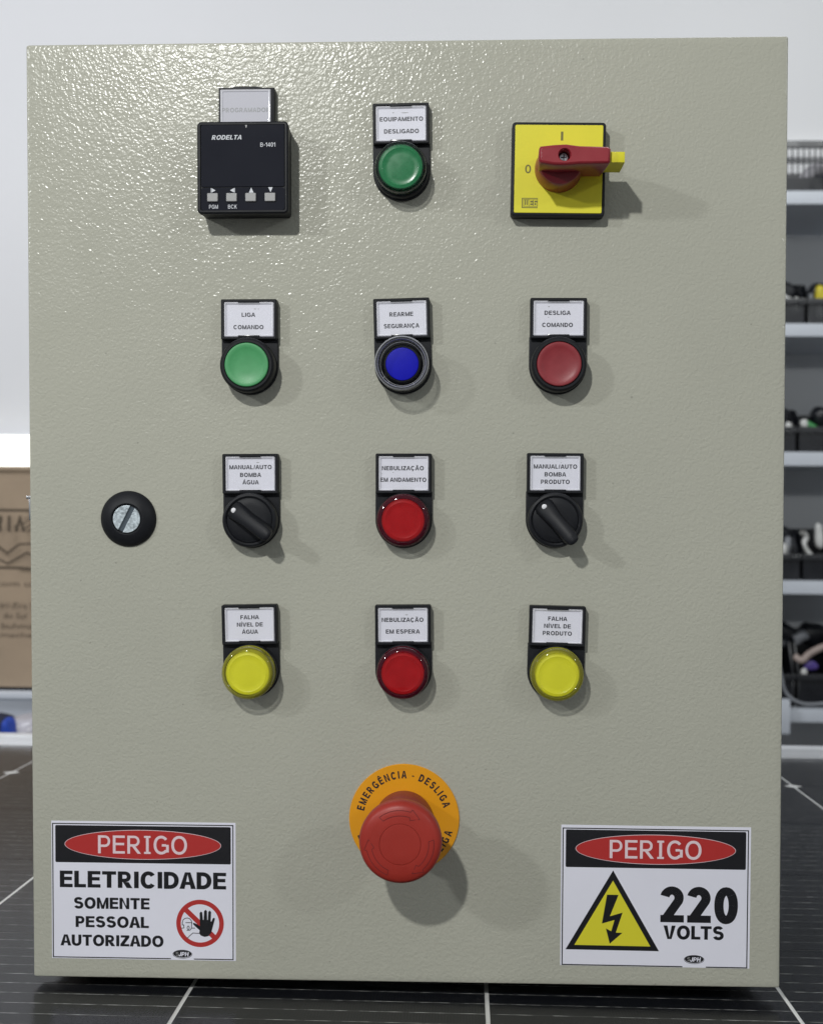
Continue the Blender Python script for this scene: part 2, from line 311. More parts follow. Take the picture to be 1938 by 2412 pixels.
        W = .60; P = _strip(_arc(W / 2 - .01, .70, W / 2 - h, .30 - b / 2 + .01, 168, -42, 16, 2.0) + [(w * .66, b * .6)], w) + [_r(0, W, 0, b)]
    elif c == '1': W = .40; P = [_r(W - w, W, 0, 1), [(0, .66), (0, .82), (W - w, 1), (W - w, .80)]]
    elif c == '4': W = .62; P = [_r(W * .6, W * .6 + w, 0, 1), _r(0, W, .22, .22 + b), [(0, .22 + b), (w * 1.1, .22 + b), (W * .6, .86), (W * .6, 1)]]
    elif c == '7': W = .60; P = [_r(0, W, 1 - b, 1), [(.15, 0), (.15 + w, 0), (W, 1 - b), (W - w * 1.1, 1 - b)]]
    elif c in '368': W = .60; P = _strip(_arc(W / 2, .75, W / 2 - h - .03, .25 - b / 2, 0, 337.5, 15), w * .9, True) + _strip(_arc(W / 2, .27, W / 2 - h, .27 - b / 2, 0, 337.5, 15), w * .9, True)
    elif c == '-': W = .34; P = [_r(0, W, .36, .36 + b)]
    elif c == '/': W = .30; P = [[(0, 0), (w * .75, 0), (W, 1), (W - w * .75, 1)]]
    elif c == ' ': W = .22; P = []
    else: return None
    _gl[key] = (W, P); return _gl[key]
def line_polys(s, w, gap=0.135):
    if w > .21: gap = 0.085
    x = 0.0; out = []
    for i, c in enumerate(s):
        W, P = glyph(c, w)
        nx = s[i + 1] if i + 1 < len(s) else ' '
        k = gap - (.07 if c in 'AVTL' and nx in 'AVT' else .05 if (c in '\u00c1A' or nx in '\u00c1A') else 0)
        out += [[(px + x, py) for px, py in p] for p in P]; x += W + k
    return x - k, out
_txt = {}
def text_polys(s, bold, shear=0.0):
    key = (s, bold, shear)
    if key not in _txt:
        c = bpy.data.curves.new('t', 'FONT'); c.body = s; c.size = 1; c.offset = bold; c.resolution_u = 3; c.shear = shear
        o = bpy.data.objects.new('t', c); COL.objects.link(o)
        me = bpy.data.meshes.new_from_object(o.evaluated_get(bpy.context.evaluated_depsgraph_get()))
        _txt[key] = ([tuple(v.co[:2]) for v in me.vertices], [tuple(p.vertices) for p in me.polygons])
        bpy.data.objects.remove(o); bpy.data.curves.remove(c); bpy.data.meshes.remove(me)
    return _txt[key]
class MB:
    def __init__(s, k=0.001): s.v, s.f, s.m, s.mats, s.k = [], [], [], [], k
    def mi(s, m):
        if m not in s.mats: s.mats.append(m)
        return s.mats.index(m)
    def add(s, vs, fs, m):
        b = len(s.v); i = s.mi(m)
        s.v += [tuple(v) for v in vs]; s.f += [tuple(b + x for x in f) for f in fs]; s.m += [i] * len(fs)
    def rings(s, rs, m, cap0=True, cap1=True, T=None):
        n = len(rs[0]); vs = [p for r in rs for p in r]; fs = []
        if T: vs = [tuple(T @ Vector(p)) for p in vs]
        for k in range(len(rs) - 1):
            for i in range(n):
                j = (i + 1) % n; fs.append((k * n + i, k * n + j, (k + 1) * n + j, (k + 1) * n + i))
        if cap0: fs.append(tuple(range(n))[::-1])
        if cap1: fs.append(tuple((len(rs) - 1) * n + i for i in range(n)))
        s.add(vs, fs, m)
    def slab(s, pts, z0, z1, m, bev=0.0, T=None):
        rs = [[(x, y, z0) for x, y in pts]]
        if bev:
            rs.append([(x, y, z1 - bev) for x, y in pts])
            rs.append([(x, y, z1 - bev * 0.3) for x, y in inset(pts, bev * 0.3)])
            rs.append([(x, y, z1) for x, y in inset(pts, bev)])
        else: rs.append([(x, y, z1) for x, y in pts])
        s.rings(rs, m, T=T)
    def lathe(s, prof, m, n=64, cx=0, cy=0, cap0=False, cap1=False, T=None):
        s.rings([[(x, y, z) for x, y in circle(r, n, cx, cy)] for r, z in prof], m, cap0, cap1, T)
    def box(s, x0, x1, y0, y1, z0, z1, m, bev=0.0, T=None):
        s.slab([(x0, y0), (x1, y0), (x1, y1), (x0, y1)], z0, z1, m, bev, T)
    def flat(s, pts, z, m): s.add([(x, y, z) for x, y in pts], [tuple(range(len(pts)))], m)
    def stroke(s, pts, wd, z, m, closed=False):
        n = len(pts)
        for i in range(n if closed else n - 1):
            a, b = Vector(pts[i]), Vector(pts[(i + 1) % n]); d = (b - a)
            if d.length < 1e-9: continue
            d.normalize(); q = Vector((-d.y, d.x)) * wd / 2; e = d * wd * 0.25
            s.flat([tuple(a - e - q), tuple(b + e - q), tuple(b + e + q), tuple(a - e + q)], z + 0.002 * (i % 3), m)
    def text(s, t, x0, x1, y0, y1, z, m, bold=0.015, shear=0.0, T=None):
        """x0..x1 is the ink width, y0..y1 the height of its capitals"""
        if all(glyph(c, 0.2) is not None for c in t):
            W, polys = line_polys(t, {0.012: .205, 0.03: .235, 0.035: .2, 0.045: .235, 0.006: .15, 0.02: .22}.get(bold, .15))
            for q, p in enumerate(polys):
                P = [(x0 + px / W * (x1 - x0) + shear * py * (y1 - y0), y0 + py * (y1 - y0), z + (q % 4) * 0.012) for px, py in p]
                if T: P = [tuple(T @ Vector(v_)) for v_ in P]
                s.add(P, [tuple(range(len(P)))], m)
            return
        vs, fs = text_polys(t, bold, shear); hv, _ = text_polys('H', bold)
        ch = max(v[1] for v in hv); cb = min(v[1] for v in hv)
        a, b = min(v[0] for v in vs), max(v[0] for v in vs)
        P = [(x0 + (v[0] - a) / (b - a) * (x1 - x0), y0 + (v[1] - cb) / (ch - cb) * (y1 - y0), z) for v in vs]
        if T: P = [tuple(T @ Vector(p)) for p in P]
        s.add(P, fs, m)
    def build(s, name, parent=None, T=None, label=None, sharp=35, **kw):
        me = bpy.data.meshes.new(name)
        me.from_pydata([(x * s.k, y * s.k, z * s.k) for x, y, z in s.v], [], s.f)
        for m in s.mats: me.materials.append(m)
        for p, i in zip(me.polygons, s.m): p.material_index = i; p.use_smooth = len(p.vertices) <= 4
        bm = bmesh.new(); bm.from_mesh(me)
        if kw.pop('weld', 0): bmesh.ops.remove_doubles(bm, verts=bm.verts, dist=1e-6)
        bmesh.ops.recalc_face_normals(bm, faces=bm.faces)
        fl = [f for f in bm.faces if len(f.verts) > 4]
        if fl: bmesh.ops.triangulate(bm, faces=fl)
        bm.to_mesh(me); bm.free()
        flat_ = [not p.use_smooth for p in me.polygons]
        me.set_sharp_from_angle(angle=R(sharp))
        for p, q in zip(me.polygons, flat_): p.use_smooth = not q
        o = bpy.data.objects.new(name, me); COL.objects.link(o); o.parent = parent
        if T is not None: o.matrix_local = T
        if label: o['label'] = label
        for a, b in kw.items(): o[a] = b
        return o
def empty(name, T, label, category, **kw):
    o = bpy.data.objects.new(name, None); COL.objects.link(o); o.matrix_world = T; o.empty_display_size = 0.02
    o['label'] = label; o['category'] = category
    for a, b in kw.items(): o[a] = b
    return o
def at(x, y, z=0, rot=0): return Matrix.Translation((x / 1000, y / 1000, z / 1000)) @ Matrix.Rotation(R(rot), 4, 'Z')

# ================================================================== setting
b = MB(1); b.box(-4.5, 4.5, -2.5, 3.6, -0.86, -0.80, FLOORM); b.build('floor', kind='structure')
b = MB(1); b.box(-4.5, 4.5, 3.42, 3.55, -0.80, 2.7, WALL)
b.build('wall', kind='structure')
b = MB(1); b.box(0.2, 4.5, 3.395, 3.419, 1.15, 1.19, WALL, 0.006)
b.build('wall_ledge', bpy.data.objects['wall'])

# ---- solar panel used as a table top
PANEL = axes((0.99999198, 0.00380587, -0.00124743), (-0.00384274, 0.9995112, -0.03102558), None, (-0.00027, -0.00751, 0.0226))
sp = empty('solar_panel', PANEL @ Matrix.Translation((0, 0, -0.035)), 'large black solar panel with white grid lines laid flat as table under the cabinet', 'solar panel')
PC, PR, GX, GY = 0.16122, 0.18245, -0.14666, 1.3575
X0, X1, Y0, Y1 = GX - 4 * PC - 0.012, GX + 6 * PC + 0.012, GY - 5 * PR - 0.012, 1.540
def sp_part(bm, name, **kw): return bm.build(name, sp, Matrix.Translation((0, 0, 0.035)), **kw)
for n_, (a, b_, c, d) in {'far': (X0 - .012, X1 + .012, Y1, Y1 + .022), 'near': (X0 - .012, X1 + .012, Y0 - .022, Y0), 'left': (X0 - .022, X0, Y0 - .022, Y1 + .022), 'right': (X1, X1 + .022, Y0 - .022, Y1 + .022)}.items():
    m_ = MB(1)
    if n_ in ('far', 'near'): m_.box(X0, X1, c, d, -0.035, 0.0075, ALU, 0.001)
    else: m_.box(a, b_, c, d, -0.035, 0.0075, ALU, 0.001)
    sp_part(m_, 'frame_rail')
m_ = MB(1); m_.box(X0 + .001, X1 - .001, Y0 + .001, Y1 - .001, -0.0075, -0.0035, BACKSHEET); sp_part(m_, 'backsheet')
def cell_mesh(w_, d_, far):
    hx, hy, c = w_ / 2, d_ / 2, 0.0085
    if far: pts = [(-hx + c, -hy), (hx - c, -hy), (hx, -hy + c), (hx, hy), (-hx, hy), (-hx, -hy + c)]
    else: pts = [(-hx + c, -hy), (hx - c, -hy), (hx, -hy + c), (hx, hy - c), (hx - c, hy), (-hx + c, hy), (-hx, hy - c), (-hx, -hy + c)]
    m_ = MB(1); m_.slab(pts, 0, 0.0003, CELL); return m_
cell0 = cellf = None
for ci in range(-4, 6):
    for ri in range(0, 6):
        cx = GX + (ci + 0.5) * PC
        if ri == 0: cy, far = (GY + Y1 - .004) / 2, True
        else: cy, far = GY - (ri - 0.5) * PR, False
        src = cellf if far else cell0
        if src is None:
            o = cell_mesh(PC - 0.0024, (Y1 - .004 - GY - 0.0013) if far else PR - 0.0013, far).build('cell', sp)
            if far: cellf = o
            else: cell0 = o
        else:
            o = src.copy(); COL.objects.link(o); o.parent = sp
        o.matrix_local = Matrix.Translation((cx, cy, 0.035 - 0.0034))
m_ = MB(1); m_.box(X0 + .0005, X1 - .0005, Y0 + .0005, Y1 - .0005, -0.0030, 0.0, GLASS); sp_part(m_, 'glass_pane')
# trestle beams under the panel
for i, x in enumerate((-0.55, 0.55)):
    t = empty('trestle', Matrix.Translation((x, 0.86, -0.80)), 'wooden trestle under the %s end of the solar panel' % ('left', 'right')[i], 'trestle', group='trestles carrying the solar panel')
    b = MB(1); b.box(x - 0.03, x + 0.03, 0.42, 1.54, -0.099, -0.0355, CARD, 0.003); b.build('beam', t, t.matrix_world.inverted() @ PANEL)
    for y, h_ in ((-0.35, 0.705), (0.5, 0.676)):
        b = MB(1); b.box(-0.03, 0.03, y - 0.03, y + 0.03, 0.0, h_, CARD, 0.003); b.build('leg', t)

# ================================================================== cabinet
CABT = DOOR @ Matrix.Translation((0, -0.25, 0))
cab = empty('control_cabinet', CABT, 'beige grey textured steel control cabinet with rows of coloured buttons and two danger stickers', 'control cabinet')
UP = Matrix.Translation((0, 0.25, 0))
def part(bm, name, T=Matrix.Identity(4), label=None, **kw): return bm.build(name, cab, UP @ T, label, **kw)
b = MB()
o_ = rrect(-200, 200, -250, 250, 1.2, 3)
b.rings([[(x, y, -17) for x, y in inset(o_, 1.5)], [(x, y, -17) for x, y in o_], [(x, y, -0.8) for x, y in o_], [(x, y, -0.4) for x, y in inset(o_, 0.12)], [(x, y, -0.12) for x, y in inset(o_, 0.4)], [(x, y, 0) for x, y in inset(o_, 0.85)]], PAINT, True, False)
rg = inset(o_, 0.85); NX, NY = 8, 10; gx = [-196 + 392 * i / NX for i in range(NX + 1)]; gy = [-246 + 492 * i / NY for i in range(NY + 1)]
for i in range(NX):
    for j in range(NY): b.flat([(gx[i], gy[j]), (gx[i + 1], gy[j]), (gx[i + 1], gy[j + 1]), (gx[i], gy[j + 1])], 0, PAINT)
cn = [(196, 246), (-196, 246), (-196, -246), (196, -246)]
for k in range(4):
    gq = rg[k * 4:k * 4 + 4]
    for i in range(3): b.flat([gq[i], gq[i + 1], cn[k]], 0, PAINT)
    b.flat([cn[k], gq[3], rg[(k * 4 + 4) % 16], cn[(k + 1) % 4]], 0, PAINT)
part(b, 'door', sharp=60, weld=1)
b = MB(); o_ = rrect(-197, 197, -248, 248, 2, 3)
b.slab(o_, -200, -19, PAINT, 1.0); part(b, 'body')
b = MB(); b.box(-193, 193, -244, 244, -19, -17, BLACK); part(b, 'gasket')
PU = PANEL.to_3x3() @ Vector((0, 0, 1)); PO = PANEL.translation
for x in (-170, 170):
    for z in (-40, -180):
        p0 = DOOR @ Vector((x / 1000, -0.247, z / 1000)); dn = (DOOR.to_3x3() @ Vector((0, -1, 0)))
        ln = -((p0 - PO).dot(PU)) / dn.dot(PU) * 1000
        b = MB(); b.lathe([(10, 0), (12, 1.0), (12, ln - 1.6), (11, ln - 0.6)], BLACK, 24, cap0=True, cap1=True)
        part(b, 'foot', Matrix.Translation((x / 1000, -0.247, z / 1000)) @ Matrix.Rotation(R(90), 4, 'X'))
b = MB(); b.box(-202.2, -199.5, -2.5, 10, -12, -4.5, STEEL, 0.3); b.box(-203.4, -199.5, 9, 10.6, -12.5, -4, STEEL, 0.3)
part(b, 'latch_plate')

# ---- label holder (child of a control): 30 x 50 mm, origin at the centre of the round device
def holder(parent, rot=0, lines=(), smudge=None, deep=6.0, ink=INK):
    T = Matrix.Rotation(R(rot), 4, 'Z')
    b = MB()
    out = [(-15, 14.8)] + [(15 * math.cos(R(a)), 15 * math.sin(R(a))) for a in range(180, 361, 6)] + [(15, 14.8)]
    b.slab(out, 0.05, 2.4, BLACK, 0.5)
    fo = rrect(-14.7, 14.7, 13.9, 35, 0.6, 2)
    fi = rrect(-13.35, 13.35, 15.2, 33.9, 0.5, 2)
    rs = [[(x, y, 0.05) for x, y in fo], [(x, y, deep - 0.5) for x, y in fo], [(x, y, deep) for x, y in inset(fo, 0.45)], [(x, y, deep) for x, y in fi], [(x, y, deep - 1.8) for x, y in fi]]
    b.rings(rs, BLACK)
    b.box(-5.6, 5.6, 14.6, 16.05, deep - 1.5, deep + 0.25, BLACKG, 0.2)
    b.box(-5.6, 5.6, 33.1, 34.5, deep - 1.5, deep - 0.15, BLACKG, 0.2)
    b.build('label_holder', parent, T)
    b = MB()
    z = deep - 1.5
    b.box(-13.2, 13.2, 15.35, 33.75, z - 0.25, z, PAPER)
    for t, x0, x1, y0, y1 in lines: b.text(t, x0, x1, y0, y1, z + 0.08, ink, 0.012)
    if smudge:
        for sx, sy, sw in smudge:
            b.flat([(sx + sw * 0.5 * math.cos(a) * (0.8 + 0.3 * math.sin(3 * a)), sy + 0.22 * math.sin(a)) for a in [i * math.pi / 6 for i in range(12)]], z + 0.05, KEYG)
    b.build('label_insert', parent, T)
    b = MB()
    co, ci = rrect(-13.25, 13.25, 15.3, 33.8, 0.5, 2), rrect(-12.1, 12.1, 16.3, 32.6, 0.4, 2)
    b.rings([[(x, y, z + 0.15) for x, y in co], [(x, y, deep - 0.6) for x, y in inset(co, 0.3)], [(x, y, deep - 0.35) for x, y in inset(co, 0.7)], [(x, y, deep - 0.75) for x, y in ci]], CLEARW, False, False)
    b.add([(x, y, deep - 0.75) for x, y in ci], [tuple(range(len(ci)))], CLEAR)
    b.build('clear_cover', parent, T)

def L(*rows):
    """label rows: text, ink width, centre x, cap baseline, cap height (mm)"""
    return [(t, cx - w_ / 2, cx + w_ / 2, y, y + h_) for t, w_, cx, y, h_ in rows]

def ring_collar(r_out, r_in, z, m=BLACK):
    """round black device ring on the plate"""
    b = MB(); b.lathe([(13.9, 2.2), (r_out, 3.2), (r_out, z - 2.0), (r_out - 0.45, z - 0.7), (r_out - 1.3, z), (r_in + 0.25, z), (r_in, z - 0.3), (r_in, z - 1.8), (0.05, z - 1.8)], m, 72)
    return b

def lamp(name, x, y, label, dm, sm, lines, zt=13.0, rot=0, smudge=None, rd=11.3, r_shell=13.6, clear=False):
    b = MB(); b.lathe([(14.0, 2.2), (14.3, 3.0), (14.3, 6.2), (13.9, 7.0), (12.8, 7.2), (0.05, 7.2)], BLACK, 72)
    p = part(b, name, at(x, y), label)
    b = MB()
    b.lathe([(rd, 7.3), (rd, zt - 2.6), (rd - 0.5, zt - 1.9), (rd - 1.3, zt - 1.7), (rd - 1.9, zt - 1.55), (rd - 2.3, zt - 1.75), (rd - 5, zt - 1.6), (0.05, zt - 1.5)], dm, 72)
    b.build('diffuser', p)
    b = MB()
    b.lathe([(r_shell, 7.2), (r_shell, zt - 2.2), (r_shell - 0.35, zt - 1.2), (r_shell - 1.0, zt - 0.55), (rd + 0.3, zt - 0.25), (rd - 0.1, zt - 0.5)], sm, 72)
    b.lathe([(rd - 0.1, zt - 0.5), (rd - 3.5, zt - 0.2), (0.05, zt)], TOPS[sm.name], 72)
    for k in range(3):
        r_ = r_shell + 0.12; b.lathe([(r_ - 0.2, 8.0 + k * 1.4), (r_ + 0.05, 8.2 + k * 1.4), (r_ - 0.2, 8.5 + k * 1.4)], sm, 72)
    b.build('lens_cap', p)
    holder(p, rot, lines, smudge)
    return p

def button(name, x, y, label, cm, lines, rot=0, smudge=None, z=13):
    p = part(ring_collar(14.3, 11.7, z), name, at(x, y), label)
    b = MB(); b.lathe([(11.45, z - 1.7), (11.45, z + 0.3), (11.1, z + 0.75), (10.3, z + 0.85), (8.8, z + 0.45), (7.6, z + 0.1), (4, z - 0.15), (0.05, z - 0.2)], cm, 72)
    b.build('button_cap', p)
    holder(p, rot, lines, smudge)
    return p

# row 1
lamp('indicator_lamp', -0.6, 181.0, 'dark green round lamp below the plate reading EQUIPAMENTO DESLIGADO', LENS_G, SHELL_G,
     L(('EQUIPAMENTO', 22.6, 0.2, 25.9, 2.2), ('DESLIGADO', 18.2, 0.2, 19.6, 2.2)), zt=16.5, rot=0.6, smudge=[(-4, 30.3, 1.2), (2, 30.2, 4.5)], rd=11.5, r_shell=13.2)
# row 2
button('push_button', -80.9, 79.5, 'light green flush button below the plate LIGA COMANDO', GREEN, L(('LIGA', 7.2, -0.3, 25.9, 2.15), ('COMANDO', 15.9, -0.3, 19.4, 2.15)), 0, [(3.2, 30.0, 1.6), (5, 30, 0.7)])
button('push_button', 81.3, 79.5, 'dark red flush button below the plate DESLIGA COMANDO', DARKRED, L(('DESLIGA', 13.6, -0.5, 26.3, 2.15), ('COMANDO', 16.0, -0.5, 20.0, 2.15)), -0.3, [(-5, 30.5, 1.3), (-5.2, 25, 0.7)])
# row 4 and row 3 lamps
lamp('indicator_lamp', 0.6, -1.6, 'red round lamp below the plate NEBULIZAÇÃO EM ANDAMENTO', LENS_R, SHELL_R,
     L(('NEBULIZAÇÃO', 22.0, -0.4, 26.2, 2.2), ('EM ANDAMENTO', 24.2, -0.2, 20.1, 2.2)), rot=0, smudge=[(-11.5, 24.3, 0.5), (-5.5, 25, 0.7)])
lamp('indicator_lamp', 0.5, -81.6, 'red round lamp below the plate NEBULIZAÇÃO EM ESPERA', LENS_R, SHELL_R,
     L(('NEBULIZAÇÃO', 22.0, -0.2, 26.1, 2.2), ('EM ESPERA', 18.0, -0.1, 19.9, 2.2)), zt=15, rot=0.5, smudge=[(2, 29.8, 2.0)])
lamp('indicator_lamp', -80.6, -81.8, 'yellow round lamp below the plate FALHA NÍVEL DE ÁGUA', LENS_Y, SHELL_Y,
     L(('FALHA', 9.9, 0.1, 27.3, 2.15), ('NÍVEL DE', 13.8, 0.1, 23.4, 2.15), ('ÁGUA', 8.6, 0.1, 19.6, 2.15)), zt=17, rot=1.1, rd=11.6, r_shell=13.7)
lamp('indicator_lamp', 80.9, -81.8, 'yellow round lamp below the plate FALHA NÍVEL DE PRODUTO', LENS_Y, SHELL_Y,
     L(('FALHA', 10.0, 0.1, 27.3, 2.15), ('NÍVEL DE', 14.0, 0.1, 23.4, 2.15), ('PRODUTO', 15.2, 0.1, 19.6, 2.15)), zt=16, rot=-1.3, rd=11.6, r_shell=13.7)

# row 2 middle: blue button inside a clear cup
b = MB(); b.lathe([(14.0, 2.2), (14.2, 3), (14.2, 8.5), (13.6, 9.2), (10.6, 9.4), (10.3, 9.0), (0.05, 8.8)], BLACK, 72)
p = part(b, 'guarded_push_button', at(0.2, 79.7), 'blue button inside a clear guard ring below the plate REARME SEGURANÇA')
b = MB(); b.lathe([(9.9, 8.9), (9.9, 12.2), (9.2, 13.0), (8.7, 13.1)], BLACK, 64); b.build('button_sleeve', p)
b = MB(); b.lathe([(8.6, 12.8), (8.4, 13.4), (7.6, 13.6), (0.05, 13.5)], LENS_B, 64); b.build('button_cap', p)
b = MB()
b.lathe([(14.0, 9.0), (14.0, 19.2), (13.75, 19.9), (13.2, 20.2), (12.6, 20.0), (12.2, 19.2), (11.9, 12), (11.7, 9.6)], SHELL_C, 72)
b.lathe([(13.9, 19.75), (13.65, 20.1), (13.3, 20.3)], SHELL_CE, 72); b.lathe([(12.6, 20.15), (12.35, 19.9), (12.15, 19.4)], SHELL_CE, 72)
b.lathe([(11.5, 13.5), (11.35, 13.9), (11.15, 13.9)], SHELL_CE, 72)
for a in (216, 233, 300):
    T = Matrix.Rotation(R(a), 4, 'Z'); b.box(11.4, 12.6, -0.12, 0.12, 14, 14.4, SHELL_CE, 0, T)
b.build('clear_guard_ring', p)
holder(p, 1.5, L(('REARME', 12.4, -0.2, 25.7, 2.2), ('SEGURANÇA', 18.6, -0.2, 19.6, 2.2)))

# selector switches
def selector(x, y, label, lines, rot=0, smudge=None, ang=-37):
    b = MB(); b.lathe([(14.0, 2.2), (14.4, 3), (14.4, 8.6), (13.9, 9.7), (12.9, 10.1), (12.1, 9.6), (11.95, 9.0), (11.8, 9.4), (11.2, 9.8), (8, 10.2), (0.05, 10.4)], BLACK, 72)
    p = part(b, 'selector_switch', at(x, y), label)
    # waisted lever: rings along its length, rising and overhanging at the far end
    T = Matrix.Rotation(R(ang), 4, 'Z'); b = MB()
    st = [(-11.6, 1.4, 9.6, 10.2), (-11.2, 3.4, 9.6, 12.0), (-9.3, 4.3, 9.6, 13.2), (-6, 4.1, 9.8, 14.6), (0, 3.5, 9.8, 17.0), (6, 3.5, 9.8, 19.0), (10.0, 3.6, 9.9, 20.2), (12.8, 3.4, 12.5, 21.0), (14.2, 2.5, 15.0, 21.0), (14.7, 1.0, 16.5, 20.6)]
    rs = []
    for X, hw, z0, z1 in st:
        rs.append([(X, -hw * 1.25 if z0 < 10.5 else -hw, z0), (X, -hw, z1 - 1.0), (X, -hw * 0.8, z1 - 0.15), (X, 0, z1), (X, hw * 0.8, z1 - 0.15), (X, hw, z1 - 1.0), (X, hw * 1.25 if z0 < 10.5 else hw, z0)])
    b.rings(rs, BLACK, T=T)
    lv = b.build('lever', p, sharp=50)
    b = MB(); cx, cy = (T @ Vector((-9.3, 0, 0)))[:2]
    b.lathe([(1.35, 12.8), (1.35, 13.35), (1.0, 13.55), (0.02, 13.6)], DOTW, 24, cx, cy); b.build('pointer_dot', p)
    holder(p, rot, lines, smudge)
selector(-80.3, -1.8, 'black selector switch below the plate MANUAL/AUTO BOMBA ÁGUA, pointer up left', L(('MANUAL/AUTO', 22.4, 0.1, 26.9, 2.2), ('BOMBA', 11.2, 0.1, 22.8, 2.2), ('ÁGUA', 8.7, 0.1, 18.9, 2.2)), 0.3, [(4, 30.4, 2.0)], -35)
selector(79.9, -1.4, 'black selector switch below the plate MANUAL/AUTO BOMBA PRODUTO, pointer up left', L(('MANUAL/AUTO', 22.6, 0.1, 26.9, 2.2), ('BOMBA', 11.2, 0.1, 22.8, 2.2), ('PRODUTO', 15.0, 0.1, 18.9, 2.2)), -0.3, [(3, 30, 0.7)], -50)

# temperature controller
b = MB(); o_ = rrect(-23.6, 23.6, -23.6, 23.6, 2.2, 4)
b.rings([[(x, y, 0.1) for x, y in inset(o_, 0.6)], [(x, y, 12.0) for x, y in inset(o_, 0.3)], [(x, y, 12.2) for x, y in o_], [(x, y, 16.2) for x, y in o_], [(x, y, 17) for x, y in inset(o_, 0.8)],
         [(x, y, 17) for x, y in inset(o_, 1.6)], [(x, y, 16.2) for x, y in inset(o_, 1.9)]], BLACK)
p = part(b, 'programmer_unit', at(-82.0, 180.7), 'square black digital controller with dark display and four small grey keys')
fx = lambda x: (x - 195) * 0.0387 - 23.5
fy = lambda y: 23.3 - (y - 615) * 0.0387
b = MB(); b.slab(rrect(-21.6, 21.6, fy(1472), 22.0, 0.8, 3), 14, 16.75, SCREEN, 0.2); b.build('display_window', p)
b = MB(); b.slab(rrect(-21.8, 21.8, -22.0, fy(1480), 1.6, 3), 14, 16.6, SCREEN, 0.2); b.build('keypad_panel', p)
b = MB(); b.text('RODELTA', fx(388), fx(788), fy(846), fy(787), 16.8, WHITEP, 0.035, 0.25); b.build('brand_print', p)
b = MB(); b.text('B-1401', fx(1040), fx(1240), fy(945), fy(890), 16.8, WHITEP, 0.01); b.build('type_print', p)
b = MB(); b.flat([(fx(838), fy(655)), (fx(838) + 1, fy(655)), (fx(838) + 0.7, fy(690)), (fx(838) + 0.3, fy(690))][::-1], 16.8, KEYG); b.build('moulded_notch', p)
for t_, xa, xb in (('PGM', 350, 470), ('BCK', 605, 722)):
    b = MB(); b.text(t_, fx(xa), fx(xb), fy(1760), fy(1708), 16.65, WHITEP, 0.01); b.build('key_caption', p)
zz = 16.65
for qs in ([[(384, 1487), (384, 1546), (438, 1517)], [(373, 1487), (373, 1546), (379, 1546), (379, 1487)]], [[(686, 1487), (686, 1546), (632, 1517)], [(691, 1487), (691, 1546), (698, 1546), (698, 1487)]],
          [[(885, 1550), (948, 1550), (915, 1482)]], [[(1143, 1480), (1203, 1480), (1175, 1545)]]):
    b = MB()
    for q in qs: b.flat([(fx(x), fy(y)) for x, y in q], zz, WHITEP)
    b.build('key_symbol', p)
for x in (400, 655, 911, 1170):
    b = MB(); b.slab(rrect(fx(x - 71), fx(x + 71), fy(1670), fy(1558), 0.4, 2), 16.4, 17.8, KEYG, 0.35); b.build('key', p)
# its label plate above it
b = MB(); b.box(-14.6, 14.6, 20.5, 44.0, 0.05, 6.0, BLACK, 0.4); b.slab([(-9, 43.9), (9, 43.9), (5, 44.7), (-5, 44.7)], 0.1, 5.6, BLACK)
b.build('label_holder', p, Matrix.Rotation(R(-0.4), 4, 'Z'))
PAPER2 = mat('glare_dulled_paper', (0.48, 0.48, 0.54), 0.5)  # low contrast from glare put into darker paper and grey ink
b = MB(); b.box(-13.3, 13.0, 22.0, 42.9, 5.8, 6.1, PAPER2)
b.text('PROGRAMADOR', -12.6, 12.6, 31.2, 33.5, 6.16, C_GREY, 0.012); b.build('label_insert', p)
b = MB(); co, ci = rrect(-13.4, 13.1, 22, 43.0, 0.5, 2), rrect(-12.2, 12.0, 23, 41.9, 0.4, 2)
b.rings([[(x, y, 6.2) for x, y in co], [(x, y, 6.9) for x, y in inset(co, 0.4)], [(x, y, 6.6) for x, y in ci]], CLEARW, False, False)
b.add([(x, y, 6.6) for x, y in ci], [tuple(range(len(ci)))], CLEAR); b.build('clear_cover', p)

# rotary main switch
b = MB(); o_ = rrect(-24.2, 24.2, -24.2, 24.2, 1.8, 4); b.slab(o_, 0.1, 8.6, BLACK, 0.9)
p = part(b, 'main_switch', at(80.8, 180.4, 0, -0.9), 'red rotary main switch handle on a square yellow plate')
b = MB(); b.slab(rrect(-22.6, 22.6, -22.6, 22.6, 0.7, 3), 8.0, 9.0, SWY, 0.15)
b.slab([(0.9, 19.2), (2.1, 19.2), (2.1, 14.6), (0.9, 14.6)][::-1], 9.0, 9.06, SWINK)
b.text('0', -17.2, -14.2, -2.2, 2.0, 9.1, SWINK, 0.0)
b.flat([(-18.6, -20.2), (-10.4, -20.2), (-10.4, -15.0), (-18.6, -15.0)], 9.06, SWINK)
for (x0, x1, y0, y1) in ((-18.1, -10.4, -19.75, -19.45), (-18.1, -17.8, -19.6, -15.9), (-18.1, -10.6, -15.75, -15.45)): b.flat([(x0, y0), (x1, y0), (x1, y1), (x0, y1)], 9.1, SWY)
for pl in ([(-17.3, -16.2), (-17.3, -18.9), (-15.1, -18.9), (-15.1, -16.2)], [(-16.2, -16.2), (-16.2, -18.9)], [(-12.9, -16.2), (-14.5, -16.2), (-14.5, -18.9), (-12.9, -18.9)], [(-14.5, -17.6), (-13.1, -17.6)], [(-10.7, -16.2), (-12.3, -16.2), (-12.3, -18.9), (-10.9, -18.9), (-10.9, -17.5), (-11.7, -17.5)]):
    b.stroke(pl, 0.42, 9.12, SWY)
b.build('yellow_plate', p)
b = MB()
kb = lambda r, yc, z: [(x, min(y, yc), z) for x, y in circle(r, 64)]
